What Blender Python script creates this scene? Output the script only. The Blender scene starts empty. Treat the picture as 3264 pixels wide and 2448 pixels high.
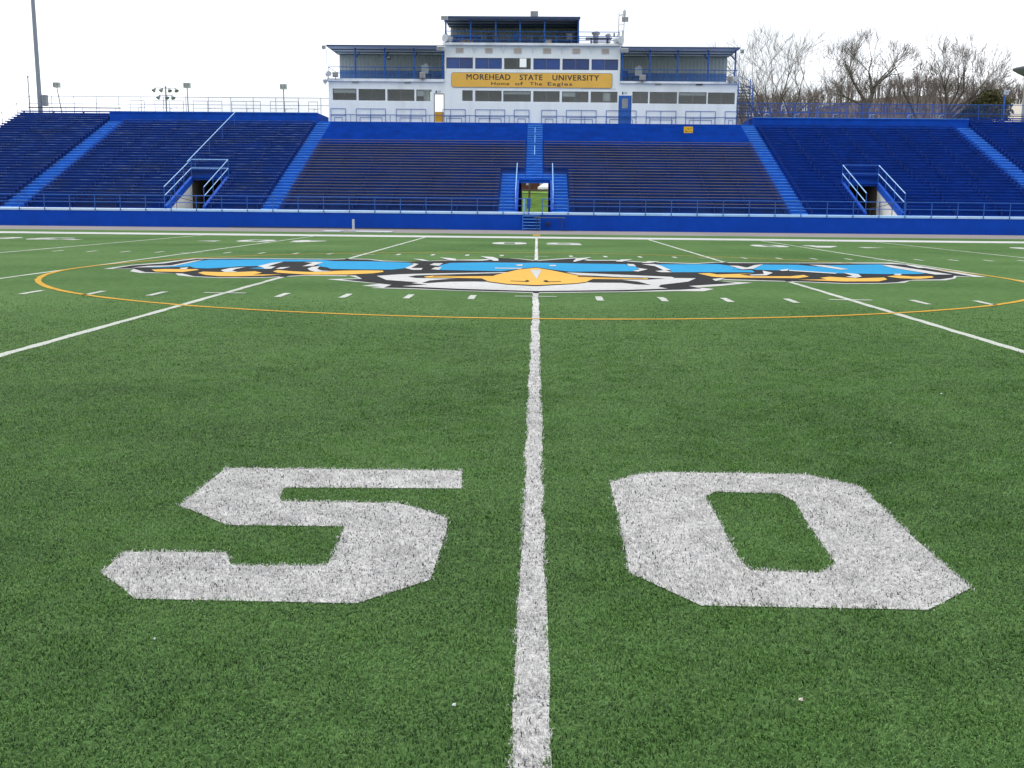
import bpy, bmesh, math, random
import numpy as np
from mathutils import Vector, Matrix
from mathutils.geometry import tessellate_polygon

scene = bpy.context.scene
R = math.radians
random.seed(7)
rng = np.random.default_rng(7)


# ---------------------------------------------------------------- camera
cam_d = bpy.data.cameras.new('camera')
cam = bpy.data.objects.new('camera', cam_d)
scene.collection.objects.link(cam)
cam_d.sensor_fit = 'HORIZONTAL'
cam_d.sensor_width = 36.0
cam_d.lens = 38.317
cam_d.clip_start = 0.05
cam_d.clip_end = 3000
CAM = Vector((0.0, 2.871, 1.305))
_p, _y, _r = 0.161896, -0.021000, 0.0095
_f = Vector((math.sin(_y)*math.cos(_p), math.cos(_y)*math.cos(_p), -math.sin(_p)))
_rt = Vector((math.cos(_y), -math.sin(_y), 0))
_u = _rt.cross(_f)
_r2 = _rt*math.cos(_r) + _u*math.sin(_r)
_u2 = -_rt*math.sin(_r) + _u*math.cos(_r)
m = Matrix((_r2, _u2, -_f)).transposed().to_4x4()
m.translation = CAM
cam.matrix_world = m
scene.camera = cam
scene.render.resolution_x, scene.render.resolution_y = 1024, 768

# ---------------------------------------------------------------- sky, sun, exposure
SUN_EL, SUN_AZ = R(52), R(-25)          # behind the grandstand, a little to its left
w = bpy.data.worlds.new('World')
scene.world = w
w.use_nodes = True
nt = w.node_tree
nt.nodes.clear()
out = nt.nodes.new('ShaderNodeOutputWorld')
bg = nt.nodes.new('ShaderNodeBackground')
bg.inputs['Strength'].default_value = 0.1
sky = nt.nodes.new('ShaderNodeTexSky')
sky.sky_type = 'NISHITA'
sky.sun_disc = False
sky.sun_elevation = SUN_EL
sky.sun_rotation = SUN_AZ
sky.dust_density = 4.0
sky.air_density = 1.2
tc = nt.nodes.new('ShaderNodeTexCoord')
cn = nt.nodes.new('ShaderNodeTexNoise')
cn.inputs['Scale'].default_value = 2.2
cn.inputs['Detail'].default_value = 5
cmap = nt.nodes.new('ShaderNodeMapping')
cmap.inputs['Scale'].default_value = (1, 1, 2.4)
cr = nt.nodes.new('ShaderNodeValToRGB')
cr.color_ramp.elements[0].position = 0.44
cr.color_ramp.elements[0].color = (0.0, 0.0, 0.0, 1)
cr.color_ramp.elements[1].position = 0.66
cr.color_ramp.elements[1].color = (1, 1, 1, 1)
mx = nt.nodes.new('ShaderNodeMix')
mx.data_type = 'RGBA'
mx.inputs[7].default_value = (14.2, 14.6, 15.2, 1)     # thin bright cloud
nt.links.new(tc.outputs['Generated'], cmap.inputs['Vector'])
nt.links.new(cmap.outputs[0], cn.inputs['Vector'])
nt.links.new(cn.outputs['Fac'], cr.inputs['Fac'])
nt.links.new(cr.outputs['Color'], mx.inputs[0])
thin = nt.nodes.new('ShaderNodeMix')          # thinner, greyer parts of the overcast over the clear-sky model
thin.data_type = 'RGBA'
thin.inputs[0].default_value = 0.85
thin.inputs[7].default_value = (8.0, 8.5, 9.1, 1)
nt.links.new(sky.outputs['Color'], thin.inputs[6])
nt.links.new(thin.outputs[2], mx.inputs[6])
nt.links.new(mx.outputs[2], bg.inputs['Color'])
nt.links.new(bg.outputs[0], out.inputs['Surface'])

sun_d = bpy.data.lights.new('sun', 'SUN')
sun_d.energy = 2.2
sun_d.angle = R(3)
sun_d.color = (1.0, 0.95, 0.88)
sun = bpy.data.objects.new('sun', sun_d)
scene.collection.objects.link(sun)
sdir = Vector((math.sin(SUN_AZ)*math.cos(SUN_EL), math.cos(SUN_AZ)*math.cos(SUN_EL), math.sin(SUN_EL)))
sun.rotation_euler = sdir.to_track_quat('Z', 'Y').to_euler()
sun.location = (0, 60, 80)
vs = scene.view_settings
vs.view_transform = 'Standard'
vs.look = 'None'
vs.exposure = 0.33
vs.gamma = 1.0

# ---------------------------------------------------------------- helpers
C = scene.collection

class MB:
    """collects faces, then links them as ONE mesh object"""
    def __init__(s):
        s.v, s.f, s.m = [], [], []
        s.cur = 0
    def face(s, pts):
        b = len(s.v)
        s.v += [tuple(p) for p in pts]
        s.f.append(tuple(range(b, b+len(pts))))
        s.m.append(s.cur)
    def box(s, x0, x1, y0, y1, z0, z1):
        b = len(s.v)
        s.v += [(x0,y0,z0),(x1,y0,z0),(x1,y1,z0),(x0,y1,z0),(x0,y0,z1),(x1,y0,z1),(x1,y1,z1),(x0,y1,z1)]
        for q in ((0,3,2,1),(4,5,6,7),(0,1,5,4),(1,2,6,5),(2,3,7,6),(3,0,4,7)):
            s.f.append(tuple(b+i for i in q)); s.m.append(s.cur)
        return s
    def bar(s, p, q, r, r2=None, n=6):
        p, q = Vector(p), Vector(q)
        d = q-p
        if d.length < 1e-6: return s
        d.normalize()
        a = d.orthogonal().normalized(); c = d.cross(a)
        r2 = r if r2 is None else r2
        b = len(s.v)
        for P, rr in ((p, r), (q, r2)):
            for i in range(n):
                t = 2*math.pi*i/n
                s.v.append(tuple(P + (a*math.cos(t)+c*math.sin(t))*rr))
        for i in range(n):
            j = (i+1) % n
            s.f.append((b+i, b+j, b+n+j, b+n+i)); s.m.append(s.cur)
        s.f.append(tuple(b+i for i in range(n))[::-1]); s.m.append(s.cur)
        s.f.append(tuple(b+n+i for i in range(n))); s.m.append(s.cur)
        return s
    def path(s, pts, r, n=6):
        for a, b in zip(pts[:-1], pts[1:]): s.bar(a, b, r, n=n)
        return s
    def lathe(s, cx, cy, prof, n=16):
        b = len(s.v)
        for r, z in prof:
            for i in range(n):
                t = 2*math.pi*i/n
                s.v.append((cx+r*math.cos(t), cy+r*math.sin(t), z))
        for k in range(len(prof)-1):
            for i in range(n):
                j = (i+1) % n
                s.f.append((b+k*n+i, b+k*n+j, b+(k+1)*n+j, b+(k+1)*n+i)); s.m.append(s.cur)
        s.f.append(tuple(b+i for i in range(n))[::-1]); s.m.append(s.cur)
        s.f.append(tuple(b+(len(prof)-1)*n+i for i in range(n))); s.m.append(s.cur)
        return s
    def prism_yz(s, prof, x0, x1):
        """profile [(y,z)...] counter-clockwise, extruded along x"""
        n = len(prof); b = len(s.v)
        s.v += [(x0, y, z) for y, z in prof] + [(x1, y, z) for y, z in prof]
        for i in range(n):
            j = (i+1) % n
            s.f.append((b+i, b+j, b+n+j, b+n+i)); s.m.append(s.cur)
        s.f.append(tuple(b+i for i in range(n))[::-1]); s.m.append(s.cur)
        s.f.append(tuple(b+n+i for i in range(n))); s.m.append(s.cur)
        return s
    def poly_xy(s, pts, z):
        P = [Vector((x, y, 0)) for x, y in pts]
        for tri in tessellate_polygon([P]):
            t = [(pts[i][0], pts[i][1], z) for i in tri]
            a = (t[1][0]-t[0][0])*(t[2][1]-t[0][1])-(t[1][1]-t[0][1])*(t[2][0]-t[0][0])
            s.face(t if a > 0 else t[::-1])
        return s
    def build(s, name, mats, parent=None, smooth=False):
        me = bpy.data.meshes.new(name)
        me.from_pydata(s.v, [], s.f)
        if not isinstance(mats, (list, tuple)): mats = [mats]
        for mm in mats: me.materials.append(mm)
        if len(mats) > 1: me.polygons.foreach_set('material_index', s.m)
        if smooth: me.polygons.foreach_set('use_smooth', [True]*len(s.f))
        me.update()
        o = bpy.data.objects.new(name, me)
        C.objects.link(o)
        if parent is not None:
            o.parent = parent
            o.matrix_parent_inverse = parent.matrix_basis.inverted()
        return o

def tag(o, label=None, cat=None, group=None, kind=None):
    if label: o['label'] = label
    if cat: o['category'] = cat
    if group: o['group'] = group
    if kind: o['kind'] = kind
    return o

def thing(name, loc, label, cat, group=None):
    o = bpy.data.objects.new(name, None)
    o.empty_display_size = 0.2
    C.objects.link(o)
    o.location = loc
    return tag(o, label, cat, group)

ORD = ['first','second','third','fourth','fifth','sixth','seventh','eighth','ninth','tenth','eleventh','twelfth','thirteenth','fourteenth','fifteenth','sixteenth','seventeenth','eighteenth','nineteenth','twentieth']
def ordn(i):
    if i <= 20: return ORD[i-1]
    if i % 10 == 0: return {30: 'thirtieth', 40: 'fortieth'}[i]
    return {2: 'twenty', 3: 'thirty'}[i//10] + '-' + ORD[i % 10 - 1]

# ---------------------------------------------------------------- materials
MATS = {}
def mat(name, col, rough=0.6, spec=0.4, metal=0.0, var=0.12, scale=3.0, bump=0.0, bscale=40.0, stain=None, streak=False):
    """procedural paint / concrete / metal: base colour broken up by two noises, optional stains and bump"""
    if name in MATS: return MATS[name]
    mm = bpy.data.materials.new(name); mm.use_nodes = True
    nt = mm.node_tree; N = nt.nodes; L = nt.links
    b = N['Principled BSDF']
    b.inputs['Roughness'].default_value = rough
    b.inputs['Specular IOR Level'].default_value = spec
    b.inputs['Metallic'].default_value = metal
    tc = N.new('ShaderNodeTexCoord')
    n1 = N.new('ShaderNodeTexNoise'); n1.inputs['Scale'].default_value = scale; n1.inputs['Detail'].default_value = 8
    n1.inputs['Roughness'].default_value = 0.65
    if streak:
        mp = N.new('ShaderNodeMapping'); mp.inputs['Scale'].default_value = (1, 1, 0.12)
        L.new(tc.outputs['Object'], mp.inputs['Vector']); L.new(mp.outputs[0], n1.inputs['Vector'])
    else:
        L.new(tc.outputs['Object'], n1.inputs['Vector'])
    ramp = N.new('ShaderNodeValToRGB')
    lo = tuple(c*(1-var) for c in col) + (1,); hi = tuple(min(1, c*(1+var)) for c in col) + (1,)
    ramp.color_ramp.elements[0].position = 0.3; ramp.color_ramp.elements[0].color = lo
    ramp.color_ramp.elements[1].position = 0.7; ramp.color_ramp.elements[1].color = hi
    L.new(n1.outputs['Fac'], ramp.inputs['Fac'])
    colout = ramp.outputs['Color']
    if stain:
        n2 = N.new('ShaderNodeTexNoise'); n2.inputs['Scale'].default_value = stain[1]; n2.inputs['Detail'].default_value = 6
        mp2 = N.new('ShaderNodeMapping'); mp2.inputs['Scale'].default_value = stain[3] if len(stain) > 3 else (1, 1, 1)
        L.new(tc.outputs['Object'], mp2.inputs['Vector']); L.new(mp2.outputs[0], n2.inputs['Vector'])
        r2 = N.new('ShaderNodeValToRGB')
        r2.color_ramp.elements[0].position = 0.5; r2.color_ramp.elements[0].color = (0, 0, 0, 1)
        r2.color_ramp.elements[1].position = 0.68; r2.color_ramp.elements[1].color = (stain[2],)*3 + (1,)
        L.new(n2.outputs['Fac'], r2.inputs['Fac'])
        mix = N.new('ShaderNodeMix'); mix.data_type = 'RGBA'
        L.new(r2.outputs['Color'], mix.inputs[0]); L.new(colout, mix.inputs[6])
        mix.inputs[7].default_value = tuple(stain[0]) + (1,)
        colout = mix.outputs[2]
    L.new(colout, b.inputs['Base Color'])
    if bump:
        n3 = N.new('ShaderNodeTexNoise'); n3.inputs['Scale'].default_value = bscale; n3.inputs['Detail'].default_value = 6
        L.new(tc.outputs['Object'], n3.inputs['Vector'])
        bp = N.new('ShaderNodeBump'); bp.inputs['Strength'].default_value = bump; bp.inputs['Distance'].default_value = 0.02
        L.new(n3.outputs['Fac'], bp.inputs['Height']); L.new(bp.outputs[0], b.inputs['Normal'])
    MATS[name] = mm
    return mm

BLUE = (0.016, 0.070, 0.36)
M_wall = mat('blue_wall_paint', (0.006, 0.060, 0.42), 0.75, 0.08, var=0.10, scale=1.5, bump=0.15, bscale=25, stain=((0.006, 0.048, 0.33), 0.7, 0.5, (1, 1, 0.3)))
M_tier = mat('blue_concrete_paint', (0.007, 0.066, 0.40), 0.8, 0.08, var=0.2, scale=1.2, bump=0.2, bscale=30, stain=((0.007, 0.045, 0.28), 1.1, 0.5))
M_tier_navy = mat('navy_concrete_paint', (0.008, 0.050, 0.31), 0.8, 0.08, var=0.25, scale=0.9, bump=0.2, bscale=30, stain=((0.010, 0.040, 0.20), 0.8, 0.6))
M_tier_worn = mat('worn_blue_concrete', (0.011, 0.050, 0.26), 0.8, 0.08, var=0.3, scale=0.5, bump=0.2, bscale=30, stain=((0.055, 0.075, 0.13), 0.35, 0.7))
M_tier_grey = mat('grey_blue_concrete', (0.030, 0.066, 0.22), 0.8, 0.08, var=0.35, scale=0.5, bump=0.2, bscale=30, stain=((0.010, 0.058, 0.34), 0.4, 0.8))
M_aisle = mat('lit_step_paint', (0.012, 0.115, 0.52), 0.75, 0.10, var=0.18, scale=2.0, bump=0.15, bscale=30, stain=((0.016, 0.07, 0.33), 1.6, 0.5))  # tier blue lightened, painting in the aisles' open light beside shaded seating
M_nose = mat('pale_blue_nosing', (0.12, 0.35, 0.78), 0.5, 0.3, var=0.35, scale=1.5)
M_coping = mat('pale_coping', (0.34, 0.57, 0.85), 0.55, 0.4, var=0.12, scale=1.0, stain=((0.62, 0.68, 0.74), 0.06, 0.9))
M_seat_blue = mat('blue_bench_paint', (0.008, 0.048, 0.30), 0.6, 0.12, var=0.3, scale=0.9, stain=((0.09, 0.15, 0.42), 2.2, 0.35, (1, 8, 8)))
M_seat_worn = mat('worn_slate_bench', (0.042, 0.088, 0.27), 0.5, 0.3, var=0.4, scale=0.6, stain=((0.26, 0.34, 0.50), 1.4, 0.6, (1, 8, 8)))  # worn slate; the bright streaks also paint the reflection on board edges
M_seat_wood = mat('weathered_wood_bench', (0.205, 0.180, 0.162), 0.75, 0.2, var=0.28, scale=0.8, bump=0.2, bscale=20, stain=((0.25, 0.215, 0.19), 0.5, 0.55, (1, 8, 8)))
M_bracket = mat('dark_bracket', (0.008, 0.040, 0.22), 0.5, 0.3)
M_rail = mat('blue_rail_paint', (0.018, 0.105, 0.40), 0.45, 0.3, var=0.2, scale=4)
M_rail_pale = mat('pale_blue_rail', (0.22, 0.46, 0.78), 0.35, 0.5, var=0.15, scale=4)
M_rail_gray = mat('steel_and_backlit_grey', (0.20, 0.23, 0.27), 0.45, 0.5, var=0.2, scale=4)  # pole grey; on the left fence and frames it paints their backlit look
M_white = mat('white_siding_paint', (0.84, 0.885, 0.91), 0.6, 0.3, var=0.05, scale=0.8, streak=True, stain=((0.56, 0.56, 0.57), 0.9, 0.35, (1, 1, 0.15)))
M_slab = mat('white_slab_paint', (0.78, 0.82, 0.87), 0.65, 0.25, var=0.10, scale=1.0, stain=((0.42, 0.42, 0.43), 1.5, 0.5, (1, 1, 0.3)))
M_trimblue = mat('dark_blue_trim', (0.024, 0.05, 0.125), 0.45, 0.4, var=0.15)
M_gray = mat('grey_equipment', (0.26, 0.27, 0.28), 0.5, 0.4, var=0.2)
M_lgray = mat('light_grey_equipment', (0.50, 0.53, 0.56), 0.5, 0.4, var=0.12)
M_beige = mat('beige_vent', (0.46, 0.40, 0.36), 0.6, 0.3, var=0.12)
M_dark = mat('dark_steel', (0.035, 0.04, 0.045), 0.5, 0.4, var=0.2)
M_concrete = mat('bare_concrete', (0.62, 0.62, 0.60), 0.8, 0.2, var=0.10, scale=1.5, bump=0.1)
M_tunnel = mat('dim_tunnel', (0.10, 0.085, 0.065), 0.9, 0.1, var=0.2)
M_yellow = mat('yellow_sign_paint', (0.82, 0.47, 0.085), 0.55, 0.3, var=0.07, scale=1.5, stain=((0.72, 0.42, 0.10), 0.8, 0.4))
M_gate = mat('ochre_gate', (0.62, 0.32, 0.015), 0.5, 0.4, var=0.1)
M_letter = mat('dark_lettering', (0.045, 0.05, 0.055), 0.5, 0.3, var=0.15, scale=8)
M_pole = mat('galvanised_pole', (0.23, 0.255, 0.30), 0.5, 0.5, metal=0.3, var=0.12, scale=1.0, streak=True)
M_room = mat('room_wall', (0.78, 0.83, 0.86), 0.8, 0.2, var=0.08)
M_blind = mat('blue_blind', (0.055, 0.19, 0.52), 0.7, 0.2, var=0.1)
M_blind2 = mat('dull_blue_blind', (0.055, 0.14, 0.38), 0.7, 0.2, var=0.15)
M_bark = mat('grey_bark', (0.105, 0.088, 0.078), 0.9, 0.1, var=0.35, scale=1.5)
M_twig = mat('pale_twigs', (0.205, 0.175, 0.160), 0.9, 0.1, var=0.3, scale=0.4)
M_wood_far = mat('far_woodland', (0.155, 0.130, 0.115), 0.95, 0.05, var=0.5, scale=0.05)  # twig brown lightened; haze over the far woods put into the colour
M_hill = mat('hazy_litter_slope', (0.130, 0.110, 0.098), 0.95, 0.05, var=0.35, scale=0.08, bump=0.4, bscale=0.8)  # leaf litter brown lightened, distance haze painted into it
M_brick = mat('red_brick', (0.11, 0.042, 0.032), 0.85, 0.15, var=0.3, scale=2.0)
M_roofbeige = mat('beige_roof_sheet', (0.60, 0.54, 0.43), 0.7, 0.2, var=0.08)
M_bank = mat('sunny_grass', (0.085, 0.175, 0.016), 0.9, 0.1, var=0.5, scale=0.8, bump=0.4, bscale=6)
M_dirt = mat('rough_grass', (0.10, 0.13, 0.055), 0.95, 0.05, var=0.35, scale=0.15, bump=0.3, bscale=3)
M_track = mat('grey_track_asphalt', (0.20, 0.185, 0.19), 0.9, 0.1, var=0.10, scale=0.6, bump=0.2, bscale=60, stain=((0.165, 0.155, 0.16), 0.25, 0.6))
M_siding2 = mat('grey_corrugated', (0.36, 0.40, 0.41), 0.6, 0.3, var=0.06)
M_screen = mat('blue_screen_cloth', (0.12, 0.21, 0.42), 0.8, 0.15, var=0.1)
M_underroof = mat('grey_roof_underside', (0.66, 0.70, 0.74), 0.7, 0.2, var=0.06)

def glass_mat(name, tint, add):
    mm = bpy.data.materials.new(name); mm.use_nodes = True
    nt = mm.node_tree; N = nt.nodes; L = nt.links
    N.remove(N['Principled BSDF'])
    o = N['Material Output']
    tr = N.new('ShaderNodeBsdfTransparent'); tr.inputs['Color'].default_value = tuple(tint)+(1,)
    gl = N.new('ShaderNodeBsdfGlossy'); gl.inputs['Roughness'].default_value = 0.03
    fr = N.new('ShaderNodeFresnel'); fr.inputs['IOR'].default_value = 1.5
    mx = N.new('ShaderNodeMixShader')
    ad = N.new('ShaderNodeMath'); ad.operation = 'ADD'; ad.inputs[1].default_value = add
    L.new(fr.outputs[0], ad.inputs[0]); L.new(ad.outputs[0], mx.inputs[0]); L.new(tr.outputs[0], mx.inputs[1]); L.new(gl.outputs[0], mx.inputs[2])
    L.new(mx.outputs[0], o.inputs['Surface'])
    return mm
M_glass = glass_mat('window_glass', (0.74, 0.79, 0.80), 0.045)
M_glass_blue = glass_mat('blue_tinted_glass', (0.66, 0.80, 1.0), 0.008)

def mesh_wire_mat(name, col, cover):
    """chain-link: a fine diamond pattern of wire with open holes"""
    mm = bpy.data.materials.new(name); mm.use_nodes = True
    nt = mm.node_tree; N = nt.nodes; L = nt.links
    b = N['Principled BSDF']; o = N['Material Output']
    b.inputs['Base Color'].default_value = tuple(col)+(1,); b.inputs['Roughness'].default_value = 0.45
    tc = N.new('ShaderNodeTexCoord'); sp = N.new('ShaderNodeSeparateXYZ')
    L.new(tc.outputs['Object'], sp.inputs[0])
    wires = []
    for s in (1, -1):
        ad = N.new('ShaderNodeMath'); ad.operation = 'ADD' if s > 0 else 'SUBTRACT'
        xy = N.new('ShaderNodeMath'); xy.operation = 'ADD'
        L.new(sp.outputs['X'], xy.inputs[0]); L.new(sp.outputs['Y'], xy.inputs[1])
        L.new(xy.outputs[0], ad.inputs[0]); L.new(sp.outputs['Z'], ad.inputs[1])
        mu = N.new('ShaderNodeMath'); mu.operation = 'MULTIPLY'; mu.inputs[1].default_value = 14.0
        L.new(ad.outputs[0], mu.inputs[0])
        fr = N.new('ShaderNodeMath'); fr.operation = 'FRACT'; L.new(mu.outputs[0], fr.inputs[0])
        lt = N.new('ShaderNodeMath'); lt.operation = 'LESS_THAN'; lt.inputs[1].default_value = cover/2
        L.new(fr.outputs[0], lt.inputs[0]); wires.append(lt)
    mxm = N.new('ShaderNodeMath'); mxm.operation = 'MAXIMUM'
    L.new(wires[0].outputs[0], mxm.inputs[0]); L.new(wires[1].outputs[0], mxm.inputs[1])
    tr = N.new('ShaderNodeBsdfTransparent'); mx = N.new('ShaderNodeMixShader')
    L.new(mxm.outputs[0], mx.inputs[0]); L.new(tr.outputs[0], mx.inputs[1]); L.new(b.outputs[0], mx.inputs[2])
    L.new(mx.outputs[0], o.inputs['Surface'])
    return mm
M_chain_gray = mesh_wire_mat('backlit_chain_link', (0.35, 0.38, 0.42), 0.10)  # grey paints how the left mesh looks with bright sky behind it
M_chain_blue = mesh_wire_mat('blue_chain_link', (0.025, 0.10, 0.36), 0.20)

def fibre_mat(name, dark, light, rough=0.55, transl=0.25, patch=1.5, crumb=None):
    """turf fibres: each blade its own tint, wider patches by noise"""
    mm = bpy.data.materials.new(name); mm.use_nodes = True
    nt = mm.node_tree; N = nt.nodes; L = nt.links
    b = N['Principled BSDF']; o = N['Material Output']
    b.inputs['Roughness'].default_value = rough; b.inputs['Specular IOR Level'].default_value = 0.2
    at = N.new('ShaderNodeAttribute'); at.attribute_name = 'tint'
    tc = N.new('ShaderNodeTexCoord')
    n1 = N.new('ShaderNodeTexNoise'); n1.inputs['Scale'].default_value = 0.8; n1.inputs['Detail'].default_value = 7; n1.inputs['Roughness'].default_value = 0.7
    L.new(tc.outputs['Object'], n1.inputs['Vector'])
    ad = N.new('ShaderNodeMath'); ad.operation = 'MULTIPLY_ADD'; ad.inputs[1].default_value = patch; ad.inputs[2].default_value = -patch/2
    L.new(n1.outputs['Fac'], ad.inputs[0])
    a2 = N.new('ShaderNodeMath'); a2.operation = 'ADD'; a2.use_clamp = True
    L.new(at.outputs['Fac'], a2.inputs[0]); L.new(ad.outputs[0], a2.inputs[1])
    rp = N.new('ShaderNodeValToRGB')
    rp.color_ramp.elements[0].color = tuple(dark)+(1,); rp.color_ramp.elements[1].color = tuple(light)+(1,)
    if crumb:                                   # a few blades soiled dark by rubber infill
        rp.color_ramp.elements[0].position = 0.10
        e = rp.color_ramp.elements.new(0.03); e.color = tuple(crumb)+(1,)
    L.new(a2.outputs[0], rp.inputs['Fac']); L.new(rp.outputs['Color'], b.inputs['Base Color'])
    t = N.new('ShaderNodeBsdfTranslucent'); L.new(rp.outputs['Color'], t.inputs['Color'])
    mx = N.new('ShaderNodeMixShader'); mx.inputs[0].default_value = transl
    L.new(b.outputs[0], mx.inputs[1]); L.new(t.outputs[0], mx.inputs[2]); L.new(mx.outputs[0], o.inputs['Surface'])
    return mm
M_fibre = fibre_mat('green_turf_fibre', (0.008, 0.040, 0.004), (0.160, 0.315, 0.084), transl=0.35, patch=1.3)
M_fibre_white = fibre_mat('white_turf_fibre', (0.45, 0.445, 0.44), (0.62, 0.61, 0.60), patch=0.5, crumb=(0.05, 0.05, 0.055))

def turf_mat(name, cols, speck, scale=1.0, mid=0.5):
    """turf sheet: fine fibre grain, medium tufts, wide worn patches"""
    mm = bpy.data.materials.new(name); mm.use_nodes = True
    nt = mm.node_tree; N = nt.nodes; L = nt.links
    b = N['Principled BSDF']
    b.inputs['Roughness'].default_value = 0.95; b.inputs['Specular IOR Level'].default_value = 0.06
    tc = N.new('ShaderNodeTexCoord')
    def noise(sc, det, rough=0.6):
        n = N.new('ShaderNodeTexNoise'); n.inputs['Scale'].default_value = sc; n.inputs['Detail'].default_value = det
        n.inputs['Roughness'].default_value = rough
        L.new(tc.outputs['Object'], n.inputs['Vector']); return n
    f, md, wd = noise(45*scale, 5, 0.8), noise(7, 7, 0.75), noise(0.22, 5)
    def mad(n, k):
        q = N.new('ShaderNodeMath'); q.operation = 'MULTIPLY'; q.inputs[1].default_value = k
        L.new(n.outputs['Fac'], q.inputs[0]); return q
    s1 = N.new('ShaderNodeMath'); s1.operation = 'ADD'
    L.new(mad(f, 0.45).outputs[0], s1.inputs[0]); L.new(mad(md, 0.30).outputs[0], s1.inputs[1])
    s2 = N.new('ShaderNodeMath'); s2.operation = 'ADD'
    L.new(s1.outputs[0], s2.inputs[0]); L.new(mad(wd, 0.25).outputs[0], s2.inputs[1])
    rp = N.new('ShaderNodeValToRGB')
    rp.color_ramp.elements[0].position = mid-speck; rp.color_ramp.elements[0].color = tuple(cols[0])+(1,)
    rp.color_ramp.elements[1].position = mid+speck; rp.color_ramp.elements[1].color = tuple(cols[1])+(1,)
    L.new(s2.outputs[0], rp.inputs['Fac']); L.new(rp.outputs['Color'], b.inputs['Base Color'])
    bp = N.new('ShaderNodeBump'); bp.inputs['Strength'].default_value = 0.5; bp.inputs['Distance'].default_value = 0.02
    L.new(f.outputs['Fac'], bp.inputs['Height']); L.new(bp.outputs[0], b.inputs['Normal'])
    MATS[name] = mm
    return mm
M_turf = turf_mat('green_turf', ((0.020, 0.064, 0.012), (0.108, 0.192, 0.064)), 0.11)
M_paint_white = turf_mat('white_turf_paint', ((0.30, 0.31, 0.31), (0.58, 0.58, 0.58)), 0.14)
M_paint_crumb = turf_mat('speckled_white_turf_paint', ((0.03, 0.03, 0.035), (0.55, 0.545, 0.54)), 0.06, 1.6, 0.45)
M_paint_line = turf_mat('thin_white_line_paint', ((0.26, 0.29, 0.25), (0.56, 0.58, 0.54)), 0.14)
M_paint_yellow = turf_mat('yellow_turf_paint', ((0.33, 0.20, 0.03), (0.60, 0.35, 0.06)), 0.14)
M_paint_gold = turf_mat('gold_turf_paint', ((0.48, 0.27, 0.05), (0.68, 0.41, 0.10)), 0.16)
M_paint_blue = turf_mat('blue_turf_paint', ((0.012, 0.18, 0.38), (0.035, 0.30, 0.53)), 0.16)
M_paint_black = turf_mat('black_turf_paint', ((0.008, 0.009, 0.010), (0.035, 0.037, 0.04)), 0.16)
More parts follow.
